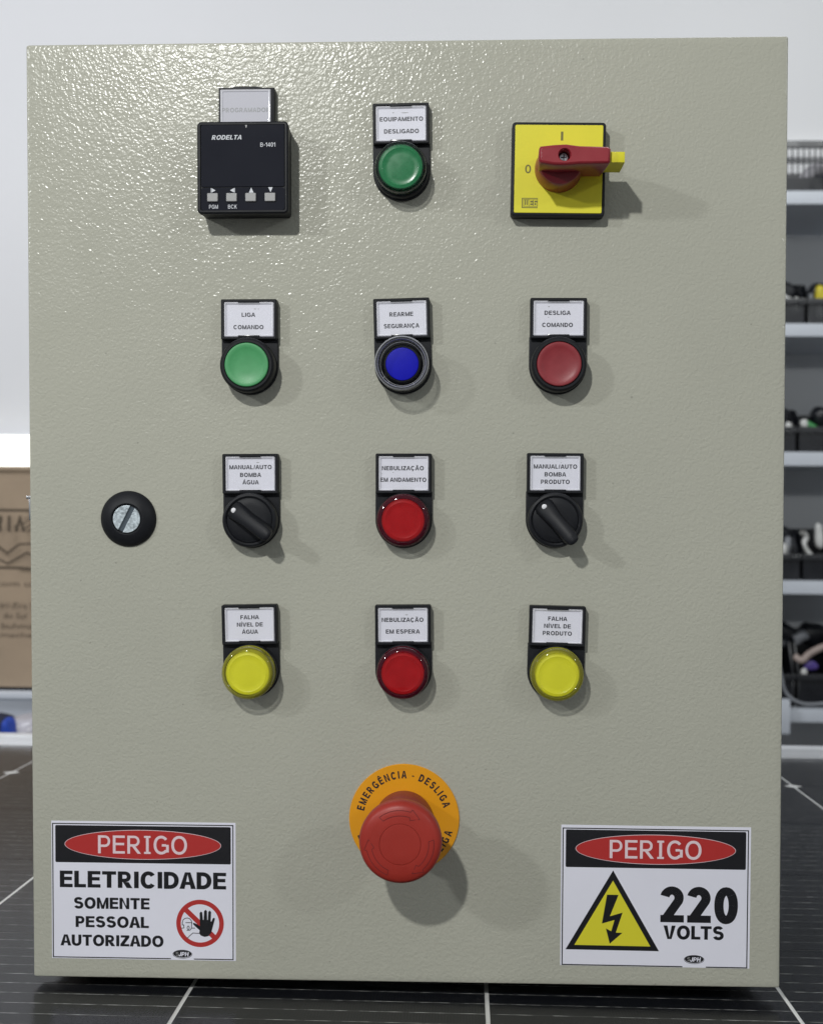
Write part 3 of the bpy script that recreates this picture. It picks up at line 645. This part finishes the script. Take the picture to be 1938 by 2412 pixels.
b.rings([kb(12.3, 5.6, 9.05), kb(12.2, 5.6, 10), kb(11.4, 5.4, 21.5), kb(10.6, 5.0, 23.2), kb(6, 4.5, 23.4)], SWR, False, True)
hb = [(-11.8, -2.8), (-11.2, -4.0), (-4, -5.1), (1.5, -5.1), (8, -4.5), (22.2, -4.2), (23.4, -3.2), (23.4, 3.2), (22.2, 4.2), (8, 4.5), (1.5, 5.3), (-4, 5.0), (-11.2, 4.2), (-11.8, 3.0)]
hole = [(1.9 * math.cos(a), 1.9 * math.sin(a)) for a in [2 * math.pi * i / 32 for i in range(32)]]
def sc(pts, sx, sy, dx=0): return [(x * sx + dx, y * sy) for x, y in pts]
b.rings([[(x, y, 13.0) for x, y in sc(hb, 0.93, 1.06)], [(x, y, 22) for x, y in sc(hb, 0.96, 1.03)], [(x, y, 38.6) for x, y in hb], [(x, y, 39.6) for x, y in inset(hb, 0.5)], [(x, y, 40) for x, y in inset(hb, 1.3)]], SWR, True, False)
tb = inset(hb, 1.3)
# top face with a round screw hole: ring of the outline sampled against the hole
N = 56
def ray_out(pts, a, cx, cy):
    d = Vector((math.cos(a), math.sin(a))); best = 1e9; n = len(pts)
    for i in range(n):
        p1, p2 = Vector(pts[i]) - Vector((cx, cy)), Vector(pts[(i + 1) % n]) - Vector((cx, cy)); e = p2 - p1
        den = d.x * (-e.y) + d.y * e.x
        if abs(den) < 1e-9: continue
        t = (p1.x * (-e.y) + p1.y * e.x) / den; u = (d.x * p1.y - d.y * p1.x) / den
        if t > 0 and -1e-6 <= u <= 1 + 1e-6: best = min(best, t)
    return (cx + d.x * best, cy + d.y * best)
HX = 0.8
angs = sorted([2 * math.pi * i / N for i in range(N)] + [math.atan2(y, x - HX) % (2 * math.pi) for x, y in tb])
ro = [ray_out(tb, a, HX, 0) for a in angs]
def cr_(r, z): return [(HX + r * math.cos(a), r * math.sin(a), z) for a in angs]
b.rings([[(x, y, 40) for x, y in ro], cr_(3.3, 40), cr_(2.95, 39.6), cr_(2.8, 32), cr_(0.05, 32)], SWR, False, False)
b.build('handle', p, sharp=45)
b = MB(); b.lathe([(2.4, 32.1), (2.4, 33.3), (2.0, 33.9), (0.8, 34.0), (0.05, 34.0)], STEEL, 32, HX, 0)
b.box(HX - 0.3, HX + 0.3, -1.5, 1.5, 34.0, 34.08, SLOT); b.box(HX - 1.5, HX + 1.5, -0.3, 0.3, 34.02, 34.12, SLOT); b.build('screw', p)
b = MB(); b.box(20, 30.8, -2.7, 2.6, 14, 36, SWY, 0.3); b.build('lock_tab', p)

# emergency stop
b = MB(); b.lathe([(29.4, 0.05), (29.4, 0.75), (29.2, 0.95), (0.05, 1.0)], DISCY, 96)
def arc_text(bm, s, r_base, h_, a0, a1, z, m, flip=False):
    ws = {c: glyph(c, .22)[0] for c in s}
    k = h_
    tot = sum(ws[c] for c in s); n = len(s) - 1
    for fz in (0,):
        arc = abs(R(a1 - a0)) * (r_base + (0 if not flip else 0)); gap = (arc - tot * k * 0.82) / n; pos = 0.0
    for c in s:
        wc = ws[c] * k * 0.82; a = R(a0) + (pos + wc / 2) / r_base * (1 if a1 > a0 else -1)
        pos += wc + gap
        if c == ' ': continue
        if not flip: T = Matrix.Translation((r_base * math.cos(a), r_base * math.sin(a), 0)) @ Matrix.Rotation(a - math.pi / 2, 4, 'Z')
        else: T = Matrix.Translation(((r_base + h_) * math.cos(a), (r_base + h_) * math.sin(a), 0)) @ Matrix.Rotation(a + math.pi / 2, 4, 'Z')
        if c == '-': bm.flat([tuple((T @ Vector((x, y, 0)))[:2]) for x, y in ((-wc / 2, h_ * .36), (wc / 2, h_ * .36), (wc / 2, h_ * .5), (-wc / 2, h_ * .5))], z, m)
        else: bm.text(c, -wc / 2, wc / 2, 0, h_, z, m, 0.02, T=T)
arc_text(b, 'EMERGÊNCIA - DESLIGA', 21.8, 4.0, 169, 16, 1.08, INK)
arc_text(b, 'EMERGÊNCIA - DESLIGA', 22.5, 4.1, 200, 346, 1.08, INK, True)
p = part(b, 'emergency_stop_button', at(0.8, -161.4), 'red mushroom emergency stop button on a round amber disc lettered EMERGÊNCIA - DESLIGA')
b = MB(); b.lathe([(15.2, 1.05), (15.6, 3), (15.6, 21), (15.0, 22), (13, 22.2), (12.2, 24), (12.2, 34)], COLLRED, 72); b.build('collar', p)
b = MB()
b.lathe([(13.6, 29.5), (18.8, 31.5), (20.5, 34.0), (20.9, 38.5), (20.6, 41.2), (19.8, 42.8), (18.3, 43.9), (15, 44.6), (10.6, 44.9), (10.42, 44.9), (10.3, 44.5), (10.18, 44.9), (9.9, 44.95), (5, 45.0), (0.05, 45.0)], HEADRED, 96)
hd = b.build('mushroom_head', p, Matrix.Translation((0, -0.0004, 0.003)))
# twist arrows: groove shade drawn as flat darker red lines on the head
b = MB()
def zc(r): return 44.98 if r < 10.6 else 44.98 - (r - 10.6) * 0.3 / 4.4 if r < 15 else 44.68 - (r - 15) * 0.7 / 3.3
def spt(r, a): return (r * math.cos(R(a)), r * math.sin(R(a)), zc(r))
for a0 in (128, 8, 248):
    path = [(16.9, a0 - t) for t in range(0, 60, 4)] + [(18.3, a0 - 58), (15.9, a0 - 76), (13.0, a0 - 60), (14.3, a0 - 58)] + [(14.3, a0 - t) for t in range(54, -1, -4)] + [(16.9, a0)]
    pts3 = [Vector(spt(*q)) for q in path]
    for i in range(len(pts3) - 1):
        u, v = pts3[i], pts3[i + 1]; d = v - u
        if d.length < 1e-6: continue
        q = Vector((-d.y, d.x, 0)).normalized() * 0.17
        b.add([tuple(u - q), tuple(v - q), tuple(v + q), tuple(u + q)], [(0, 1, 2, 3)], HEADDK)
b.build('twist_arrow', p, Matrix.Translation((0, -0.0004, 0.003)))

# cam lock
b = MB(); b.lathe([(14.9, 0.05), (14.9, 0.8), (14.4, 1.6), (12.4, 3.2), (9.4, 4.8), (8.4, 5.0), (7.9, 4.7), (7.7, 3.8), (0.05, 3.8)], BLACK, 72)
p = part(b, 'cam_lock', at(-146.6, -1.4), 'round black cam lock with slotted zinc plug at the left edge of the door')
b = MB(); T = Matrix.Rotation(R(63), 4, 'Z')
for sgn in (1, -1):
    pts = [(7.3 * math.cos(a), 7.3 * math.sin(a)) for a in [math.asin(1.35 / 7.3) + i * (math.pi - 2 * math.asin(1.35 / 7.3)) / 24 for i in range(25)]]
    if sgn < 0: pts = [(-x, -y) for x, y in pts]
    b.slab(pts, 3.85, 5.0, ZINC, 0.2, T=T)
b.box(-7.0, 7.0, -1.35, 1.35, 3.82, 4.05, SLOT, 0, T); b.build('lock_plug', p)

# ---- stickers
def header(b, X, Y, hx0, hy0, hx1, hy1, ecx, ecy, erx, ery, tx0, tx1, ty0, ty1, icx):
    s = abs(X(1) - X(0))
    b.flat(rrect(X(hx0), X(hx1), Y(hy1), Y(hy0), 0.7, 3), 0.12, INKB)
    el = lambda k: [(X(ecx) + (erx * s + k) * math.cos(a), Y(ecy) + (ery * s + k) * math.sin(a)) for a in [2 * math.pi * i / 96 for i in range(96)]]
    b.flat(el(0.0), 0.16, INKP); b.flat(el(-0.28), 0.20, INKR)
    b.text('PERiGO', X(tx0), X(tx1), Y(ty1), Y(ty0), 0.24, INKP, 0.006)
def oval_mark(b, X, Y, cx, cy):
    s = abs(X(1) - X(0))
    el = lambda k, kk=0: [(X(cx) + (83 * s + k) * math.cos(a), Y(cy + kk) + (37 * s + k) * math.sin(a)) for a in [2 * math.pi * i / 48 for i in range(48)]]
    b.flat(el(0), 0.16, INKB); b.flat(el(-0.25), 0.18, STICK); b.flat(el(-0.38, -2), 0.20, INKB)
    b.text('S', X(cx - 56), X(cx - 30), Y(cy + 12), Y(cy - 18), 0.23, KEYG, 0.0); b.text('JPH', X(cx - 34), X(cx + 50), Y(cy + 17), Y(cy - 19), 0.24, STICK, 0.02, 0.15)
def border(b, X, Y, x0, y0, x1, y1, gx0, gx1):
    for a, c, d, e in ((x0, y0, x1, y0 + 9), (x0, y0 + 9, x0 + 9, y1 - 9), (x1 - 9, y0 + 9, x1, y1 - 9), (x0, y1 - 9, gx0, y1), (gx1, y1 - 9, x1, y1)):
        b.flat([(X(a), Y(e)), (X(d), Y(e)), (X(d), Y(c)), (X(a), Y(c))], 0.12, INKB)
X = lambda x: (x - 80) / 1566 * 100 - 50
Y = lambda y: 37.5 - (y - 88) / 1180 * 75
b = MB(); b.box(-50, 50, -37.5, 37.5, 0.02, 0.10, STICK)
border(b, X, Y, 87, 107, 1628, 1262, 1095, 1290)
header(b, X, Y, 113, 125, 1605, 443, 858, 285, 665, 126, 478, 1235, 208, 362, 888)
b.text('ELETRICIDADE', X(150), X(1565), Y(657), Y(515), 0.14, INKB, 0.03)
b.text('SOMENTE', X(270), X(915), Y(838), Y(742), 0.14, INKB, 0.03); b.text('PESSOAL', X(283), X(908), Y(998), Y(903), 0.14, INKB, 0.03); b.text('AUTORIZADO', X(152), X(1032), Y(1158), Y(1063), 0.14, INKB, 0.03)
cx, cy, s_ = X(1343), Y(951), 100 / 1566
for i in range(72):
    a, c = 2 * math.pi * i / 72, 2 * math.pi * (i + 1) / 72; r0, r1 = 163 * s_, 202 * s_
    b.flat([(cx + r0 * math.cos(a), cy + r0 * math.sin(a)), (cx + r1 * math.cos(a), cy + r1 * math.sin(a)), (cx + r1 * math.cos(c), cy + r1 * math.sin(c)), (cx + r0 * math.cos(c), cy + r0 * math.sin(c))], 0.14, INKR)
b.stroke([(X(1222), Y(836)), (X(1462), Y(1066))], 2.7, 0.13, INKR)
hand = [(1340, 1010), (1300, 975), (1282, 955), (1290, 946), (1318, 958), (1342, 975), (1340, 862), (1350, 850), (1362, 855), (1368, 920), (1374, 920), (1378, 845), (1391, 833), (1402, 845), (1404, 920), (1410, 920), (1414, 850), (1427, 840), (1437, 852), (1434, 930), (1440, 935), (1452, 905), (1464, 900), (1470, 910), (1452, 975), (1438, 1030), (1415, 1058), (1382, 1066), (1350, 1055), (1335, 1035)]
b.flat([(X(x), Y(y)) for x, y in hand][::-1], 0.18, INKB)
for pl in ([(1193, 965), (1193, 945), (1200, 922), (1215, 910), (1235, 906), (1255, 912), (1268, 926), (1274, 945)], [(1190, 966), (1205, 966), (1207, 992), (1186, 994)], [(1222, 946), (1276, 946)], [(1272, 948), (1270, 995), (1258, 1010), (1232, 1012)], [(1270, 992), (1300, 992)], [(1235, 1078), (1282, 1034), (1335, 1036)]):
    b.stroke([(X(x), Y(y)) for x, y in pl], 0.38, 0.15, INKB)
b.stroke([(X(1243 + 9 * math.cos(a)), Y(990 + 15 * math.sin(a))) for a in [2 * math.pi * i / 12 for i in range(12)]], 0.36, 0.15, INKB, True)
oval_mark(b, X, Y, 1193, 1217)
part(b, 'danger_sticker', at(-139.8, -202.2, 0, -0.1), 'white danger sticker reading ELETRICIDADE SOMENTE PESSOAL AUTORIZADO with a no entry hand sign')
X = lambda x: (x - 67) / 1550 * 100 - 50
Y = lambda y: 37.7 - (y - 82) / 1157 * 75.6
b = MB(); b.box(-50, 50, -37.8, 37.8, 0.02, 0.10, STICK)
border(b, X, Y, 78, 104, 1600, 1236, 1070, 1262)
header(b, X, Y, 105, 119, 1578, 428, 840, 274, 655, 124, 465, 1215, 199, 349, 868)
b.flat([(X(x), Y(y)) for x, y in ((110, 1106), (877, 1108), (495, 450))], 0.12, INKB); b.flat([(X(x), Y(y)) for x, y in ((182, 1068), (806, 1070), (495, 534))], 0.16, INKY)
b.flat([(X(x), Y(y - 5)) for x, y in ((447, 655), (541, 655), (472, 832), (576, 800), (522, 966), (576, 967), (473, 1058), (440, 932), (484, 955), (510, 862), (407, 893))][::-1], 0.20, INKB)
b.text('220', X(885), X(1517), Y(868), Y(580), 0.14, INKB, 0.045); b.text('VOLTS', X(912), X(1405), Y(1006), Y(895), 0.14, INKB, 0.03)
oval_mark(b, X, Y, 1165, 1171)
part(b, 'danger_sticker', at(134.2, -201.8, 0, -0.25), 'white danger sticker reading 220 VOLTS with a yellow lightning triangle')

# ================================================================== shelving on the right
rk = empty('shelving_rack', Matrix.Translation((0.95, 3.2, -0.80)), 'grey white shelving rack with black bins behind the right edge of the cabinet', 'shelving rack')
def rkp(bm, n): return bm.build(n, rk, Matrix.Translation((-0.95, -3.2, 0.80)))
for z1, z0 in ((0.971, 0.941), (0.672, 0.643), (0.382, 0.351), (0.090, 0.061), (-0.200, -0.229)):
    b = MB(1); b.box(0.30, 1.60, 3.0, 3.36, z0, z1, SHELFW, 0.002); rkp(b, 'shelf_board')
b = MB(1); b.box(0.30, 1.60, 3.362, 3.372, -0.75, 0.940, WALLSHADE); rkp(b, 'shaded_wall_sheet')  # added grey sheet standing in for the shaded wall behind
for x in (0.275, 1.60):
    for y in (3.0, 3.32):
        b = MB(1); b.box(x, x + 0.024, y, y + 0.04, -0.80, 0.985, SHELFW, 0.002); rkp(b, 'upright')
b = MB(1); b.box(0.695, 0.722, 2.975, 2.998, -0.252, -0.175, SHELFW, 0.003); rkp(b, 'shelf_bracket')

def bin_(xc, z, hf, hb_, label, wd=0.165):
    """hopper fronted bin: low front lip, sides rising to a tall back"""
    t = empty('storage_bin', Matrix.Translation((xc, 3.03, z + 0.0005)), label, 'storage bin', group='black bins along the rack shelves')
    w2, dp_, th = wd / 2, 0.28, 0.004
    b = MB(1)
    b.box(-w2, w2, 0, dp_, 0, th, BINB); b.box(-w2, w2, dp_ - th, dp_, th, hb_, BINB)
    prof = [(0, th), (dp_ - th, th), (dp_ - th, hb_), (0.075, hb_), (0.045, hb_ * 0.93), (0.0, hf)]
    for x0, x1 in ((-w2, -w2 + th), (w2 - th, w2)):
        b.rings([[(x0, y, zz_) for y, zz_ in prof], [(x1, y, zz_) for y, zz_ in prof]], BINB)
    b.box(-w2 + th, w2 - th, 0, th, th, hf, BINB)
    b.build('shell', t)
    b = MB(1); b.box(-w2 - 0.003, w2 + 0.003, -0.006, -0.0005, hf - 0.012, hf + 0.002, BINB, 0.001); b.build('front_lip', t)
    return t
for zi, (xs, z, hf, hb_, rn) in enumerate(((0.762, 0.672, 0.058, 0.104, 'second'), (0.745, 0.382, 0.056, 0.102, 'third'), (0.757, 0.090, 0.058, 0.112, 'fourth'), (0.748, -0.200, 0.074, 0.155, 'lowest'))):
    for sgn in (-1, 1):
        bin_(xs + sgn * 0.0865, z, hf, hb_, 'black hopper bin on the %s rack shelf, %s of the pair in view' % (rn, ('left', 'right')[sgn > 0]))

def lump(name, x, y, z, rx, ry, rz, m, label, cat, rot=(0, 0, 0), rough=0.12, sub=2):
    bm = bmesh.new(); bmesh.ops.create_icosphere(bm, subdivisions=sub + 1, radius=1)
    for v in bm.verts:
        q = v.co; mxx = max(abs(q.x), abs(q.y), abs(q.z)); q = q.lerp(q / mxx, 0.45)
        k = 1 + rough * math.sin(q.x * 3.1 + x * 50) * math.cos(q.z * 2.7 + y * 30)
        v.co = Vector((q.x * rx * k, q.y * ry * k, q.z * rz * k))
    me = bpy.data.meshes.new(name); bm.to_mesh(me); bm.free(); me.materials.append(m)
    for p_ in me.polygons: p_.use_smooth = True
    o = bpy.data.objects.new(name, me); COL.objects.link(o); o.location = (x, y, z); o.rotation_euler = rot
    o['label'] = label; o['category'] = cat; return o
def tube(name, pts, r, m, label, cat, cyc=False):
    c = bpy.data.curves.new(name, 'CURVE'); c.dimensions = '3D'; c.bevel_depth = r; c.bevel_resolution = 3
    sp_ = c.splines.new('BEZIER'); sp_.bezier_points.add(len(pts) - 1); sp_.use_cyclic_u = cyc
    for bp_, q in zip(sp_.bezier_points, pts): bp_.co = q; bp_.handle_left_type = bp_.handle_right_type = 'AUTO'
    o = bpy.data.objects.new('tmp', c); COL.objects.link(o)
    me = bpy.data.meshes.new_from_object(o.evaluated_get(bpy.context.evaluated_depsgraph_get())); bpy.data.objects.remove(o); bpy.data.curves.remove(c)
    me.materials.clear(); me.materials.append(m)
    for p_ in me.polygons: p_.use_smooth = True
    q = bpy.data.objects.new(name, me); COL.objects.link(q); q['label'] = label; q['category'] = cat; return q
# contents of the bins (out of focus in the photograph)
lump('plastic_fitting', 0.722, 3.07, 0.735, 0.016, 0.016, 0.012, C_WHITE, 'white rounded fitting in the left bin on the second rack shelf', 'fitting', (0, 0.5, 0))
lump('plastic_fitting', 0.748, 3.06, 0.728, 0.007, 0.01, 0.012, C_WHITE, 'small pale fitting beside the seam of the second shelf bins', 'fitting', (0, -0.5, 0))
lump('plastic_fitting', 0.700, 3.10, 0.752, 0.016, 0.02, 0.012, C_GREY, 'grey fitting nearest the cabinet in the second shelf bin', 'fitting')
lump('plastic_fitting', 0.782, 3.09, 0.735, 0.009, 0.012, 0.020, C_GREY, 'grey upright fitting in the right bin on the second rack shelf', 'fitting', (0, 0.3, 0))
lump('plastic_fitting', 0.808, 3.08, 0.748, 0.014, 0.012, 0.022, C_YEL, 'yellow fitting in the right bin on the second rack shelf', 'fitting')
lump('plastic_fitting', 0.729, 3.06, 0.438, 0.008, 0.010, 0.017, C_WHITE, 'white slanted fitting in the left bin on the third rack shelf', 'fitting', (0, 0.45, 0))
lump('plastic_fitting', 0.766, 3.06, 0.449, 0.009, 0.010, 0.010, C_WHITE, 'small white fitting beside the green one on the third shelf', 'fitting')
lump('plastic_fitting', 0.790, 3.09, 0.440, 0.030, 0.014, 0.012, C_GREEN, 'green fitting in the right bin on the third rack shelf', 'fitting', (0, 0.55, 0))
lump('plastic_fitting', 0.784, 3.055, 0.432, 0.011, 0.008, 0.009, C_WHITE, 'white fitting in front of the green one on the third shelf', 'fitting')
lump('plastic_box', 0.715, 3.08, 0.155, 0.022, 0.02, 0.022, C_WHITE, 'white boxy part in the left bin on the fourth rack shelf', 'fitting', (0, 0.1, 0), 0.03)
lump('plastic_fitting', 0.742, 3.10, 0.162, 0.008, 0.012, 0.028, C_GREY, 'tall grey fitting in the left bin on the fourth rack shelf', 'fitting')
tube('cable_coil', [(0.766, 3.06, 0.20), (0.777, 3.07, 0.188), (0.770, 3.06, 0.172), (0.778, 3.06, 0.155), (0.790, 3.06, 0.143), (0.81, 3.07, 0.14), (0.84, 3.09, 0.15)], 0.0062, C_WHITE, 'curved white hose in the right bin on the fourth rack shelf', 'hose')
lump('plastic_fitting', 0.812, 3.09, 0.19, 0.010, 0.010, 0.030, C_WHITE, 'tall white fitting at the right in the fourth shelf bin', 'fitting')
lump('plastic_fitting', 0.715, 3.10, -0.062, 0.03, 0.03, 0.014, BINB, 'black rounded part atop the left bin on the lowest rack shelf', 'fitting')
lump('plastic_fitting', 0.708, 3.07, -0.085, 0.010, 0.02, 0.010, C_GREY, 'grey fitting near the cabinet in the lowest left bin', 'fitting')
lump('plastic_fitting', 0.775, 3.12, -0.050, 0.024, 0.02, 0.014, C_GREY, 'dark grey part atop the right bin on the lowest rack shelf', 'fitting', (0, -0.5, 0))
tube('cable_coil', [(0.752, 3.06, -0.088), (0.765, 3.05, -0.095), (0.780, 3.05, -0.082), (0.800, 3.05, -0.070), (0.83, 3.06, -0.06)], 0.0085, C_PINK, 'thick beige hose lying over the right bin on the lowest shelf', 'hose')
lump('plastic_fitting', 0.788, 3.06, -0.108, 0.016, 0.012, 0.011, C_PUR, 'violet part in the right bin on the lowest rack shelf', 'fitting')
lump('plastic_fitting', 0.769, 3.045, -0.122, 0.007, 0.007, 0.009, C_WHITE, 'small white knob in the right bin on the lowest rack shelf', 'fitting')
tube('black_cable', [(0.705, 3.02, -0.09), (0.712, 3.015, -0.13), (0.722, 3.012, -0.165), (0.75, 3.01, -0.186), (0.80, 3.01, -0.188), (0.84, 3.012, -0.18)], 0.0038, C_GREY, 'dark cable drooping in front of the lowest shelf bins', 'cable')

for x_, y_, z_, r_, l_ in ((0.728, 3.13, 0.745, 0.032, 'black rounded housing in the left bin on the second rack shelf'), (0.825, 3.15, 0.740, 0.036, 'black rounded housing behind the yellow fitting on the second shelf'),
        (0.722, 3.13, 0.452, 0.032, 'black rounded housing in the left bin on the third rack shelf'), (0.830, 3.14, 0.450, 0.034, 'black rounded housing beside the green fitting on the third shelf'),
        (0.735, 3.15, 0.176, 0.028, 'black rounded housing in the left bin on the fourth rack shelf'), (0.742, 3.16, -0.060, 0.036, 'black rounded housing in the left bin on the lowest rack shelf'),
        (0.815, 3.17, -0.058, 0.034, 'black rounded housing behind the beige hose on the lowest shelf')):
    lump('plastic_housing', x_, y_ - 0.02, z_ + 0.012, r_, r_ * 0.8, r_ * 0.85, BINB, l_, 'housing', (0.2, 0.3, 0.1), 0.1)
# slotted basket on the top shelf
bk = empty('slotted_basket', Matrix.Translation((0.85, 3.02, 0.9715)), 'black slotted plastic basket on the top rack shelf', 'basket')
b = MB(1); b.box(-0.26, 0.26, 0, 0.30, 0, 0.004, BINB)
for y in (0.0, 0.296): b.box(-0.26, 0.26, y, y + 0.004, 0.004, 0.034, BINB)
for x in (-0.26, 0.256): b.box(x, x + 0.004, 0.004, 0.296, 0.004, 0.100, BINB)
b.build('tray', bk)
b = MB(1)
for y in (-0.003, 0.296): b.box(-0.265, 0.265, y, y + 0.008, 0.100, 0.117, BINB, 0.002)
for x in (-0.265, 0.257): b.box(x, x + 0.008, 0.005, 0.296, 0.100, 0.117, BINB, 0.002)
b.build('rim', bk)
for k in range(40):
    x = -0.254 + k * 0.0128
    for y in (0.0005,):
        b = MB(1); b.box(x, x + 0.0030, y, y + 0.003, 0.034, 0.100, BINB); b.build('slat', bk)
b = MB(1); b.box(-0.256, 0.256, -0.0005, 0.0, 0.0655, 0.0695, BINB); b.build('cross_rail', bk)
tube('plastic_bag', [(0.745, 3.10, 0.995), (0.765, 3.09, 1.012), (0.785, 3.09, 1.035), (0.80, 3.1, 1.045), (0.85, 3.1, 1.05)], 0.014, FILM, 'crumpled clear plastic bag inside the slotted basket', 'bag')
lump('cable_bundle', 0.80, 3.14, 1.008, 0.05, 0.05, 0.028, C_NAVY, 'dark bundle lying inside the slotted basket', 'bundle')

# ================================================================== left side: bench, carton, added glow strip
bn = empty('white_bench', Matrix.Translation((-1.05, 2.4, -0.80)), 'white topped bench behind the left edge of the cabinet', 'bench')
def bnp(bm, n): return bm.build(n, bn, Matrix.Translation((1.05, -2.4, 0.80)))
b = MB(1); b.box(-1.75, -0.35, 2.19, 2.80, -0.076, -0.067, SHELFW, 0.002); bnp(b, 'bench_top')
b = MB(1); b.box(-1.75, -0.35, 2.20, 2.215, -0.107, -0.0765, SHELFW, 0.001); bnp(b, 'front_apron')
b = MB(1); b.box(-1.70, -0.40, 2.00, 2.78, -0.162, -0.150, SHELFW, 0.002); bnp(b, 'lower_shelf')
for x in (-1.70, -0.44):
    for y in (2.23, 2.72):
        b = MB(1); b.box(x, x + 0.04, y, y + 0.04, -0.80, -0.163, SHELFW); b.box(x, x + 0.04, y, y + 0.04, -0.149, -0.077, SHELFW); bnp(b, 'leg')
cb = empty('cardboard_box', Matrix.Translation((-0.93, 2.43, -0.0665)), 'brown cardboard carton with printed letters MAC standing on the white bench', 'box')
b = MB(1)
o_ = rrect(-0.30, 0.30, -0.21, 0.21, 0.006, 2); b.rings([[(x, y, 0.006) for x, y in o_], [(x, y, 0.378) for x, y in o_]], CARD)
b.build('carton', cb)
b = MB(1); b.box(-0.30, -0.001, -0.213, 0.213, 0.3782, 0.3835, CARD, 0.001); b.build('flap', cb)
b = MB(1); b.box(0.001, 0.30, -0.213, 0.213, 0.3782, 0.3850, CARD, 0.001); b.build('flap', cb)
b = MB(1); b.box(-0.297, 0.297, -0.207, 0.207, 0, 0.0058, BINB); b.build('dark_base_strip', cb)  # thin dark slab making the dark line under the carton
# print on the front face: local x, z ; y = -0.2105
FT = Matrix.Translation((0, -0.2102, 0)) @ Matrix.Rotation(R(90), 4, 'X')
b = MB(1)
PX = lambda x: (x / 3092 * 2.2 - 0.797) + 0.93          # photo column on the carton front
PZ = lambda y: 0.317 - (y - 1100) * 2.2 / 3092 + 0.0665
b.stroke([(-0.28, PZ(1203)), (PX(60), PZ(1204)), (PX(120), PZ(1210))], 0.0045, 0, CARDINK)
b.text('MAC', PX(-13), PX(93), PZ(1255), PZ(1217), 0.0001, CARDINK, 0.035)
b.stroke([(PX(-60), PZ(1268)), (PX(-20), PZ(1285)), (PX(10), PZ(1308)), (PX(38), PZ(1286)), (PX(75), PZ(1284)), (PX(110), PZ(1300))], 0.0032, 0, CARDINK)
b.stroke([(PX(-40), PZ(1310)), (PX(10), PZ(1333)), (PX(58), PZ(1305)), (PX(80), PZ(1316)), (PX(100), PZ(1325))], 0.0032, 0, CARDINK)
b.stroke([(-0.28, PZ(1342)), (PX(40), PZ(1343)), (PX(120), PZ(1348))], 0.0045, 0, CARDINK)
for t, x0, x1, y0, y1 in (('com um', -20, 92, 1388, 1374), ('3376-18', -8, 88, 1439, 1427), ('do Sul', 0, 56, 1465, 1452), ('buhmac', -4, 84, 1490, 1476), ('macher', -6, 84, 1511, 1499)):
    b.text(t, PX(x0), PX(x1), PZ(y0), PZ(y1), 0.0001, CARDINK, 0.0)
b.build('front_print', cb, FT)
# blue and white bag on the lower shelf, seen under the bench top
lump('plastic_bag', -0.680, 2.10, -0.116, 0.062, 0.05, 0.034, FILM, 'crumpled white plastic bag behind the far left edge of the solar panel', 'bag', (0, 0.12, 0), 0.25, 3)
lump('blue_cloth', -0.722, 2.035, -0.112, 0.013, 0.02, 0.026, C_BLUE, 'small patch of bright blue cloth beside the white bag', 'cloth', (0, 0, 0), 0.3)
lump('navy_cloth', -0.772, 2.06, -0.114, 0.040, 0.03, 0.036, C_NAVY, 'dark navy cloth at the far left edge behind the solar panel', 'cloth', (0, 0, 0), 0.3)
ls = empty('glow_strip', Matrix.Translation((-1.25, 3.40, 0.38)), 'glowing warm white strip added for a bright patch above the cardboard box', 'glowing strip')  # added glowing surface, source of the bright patch not known
b = MB(1); b.box(-0.40, 0.40, -0.02, 0.019, -0.055, 0.050, ALU, 0.004); b.build('housing', ls)
b = MB(1); b.box(-0.39, 0.39, -0.032, -0.0205, -0.05, 0.045, GLOW, 0.008); b.build('diffuser', ls)
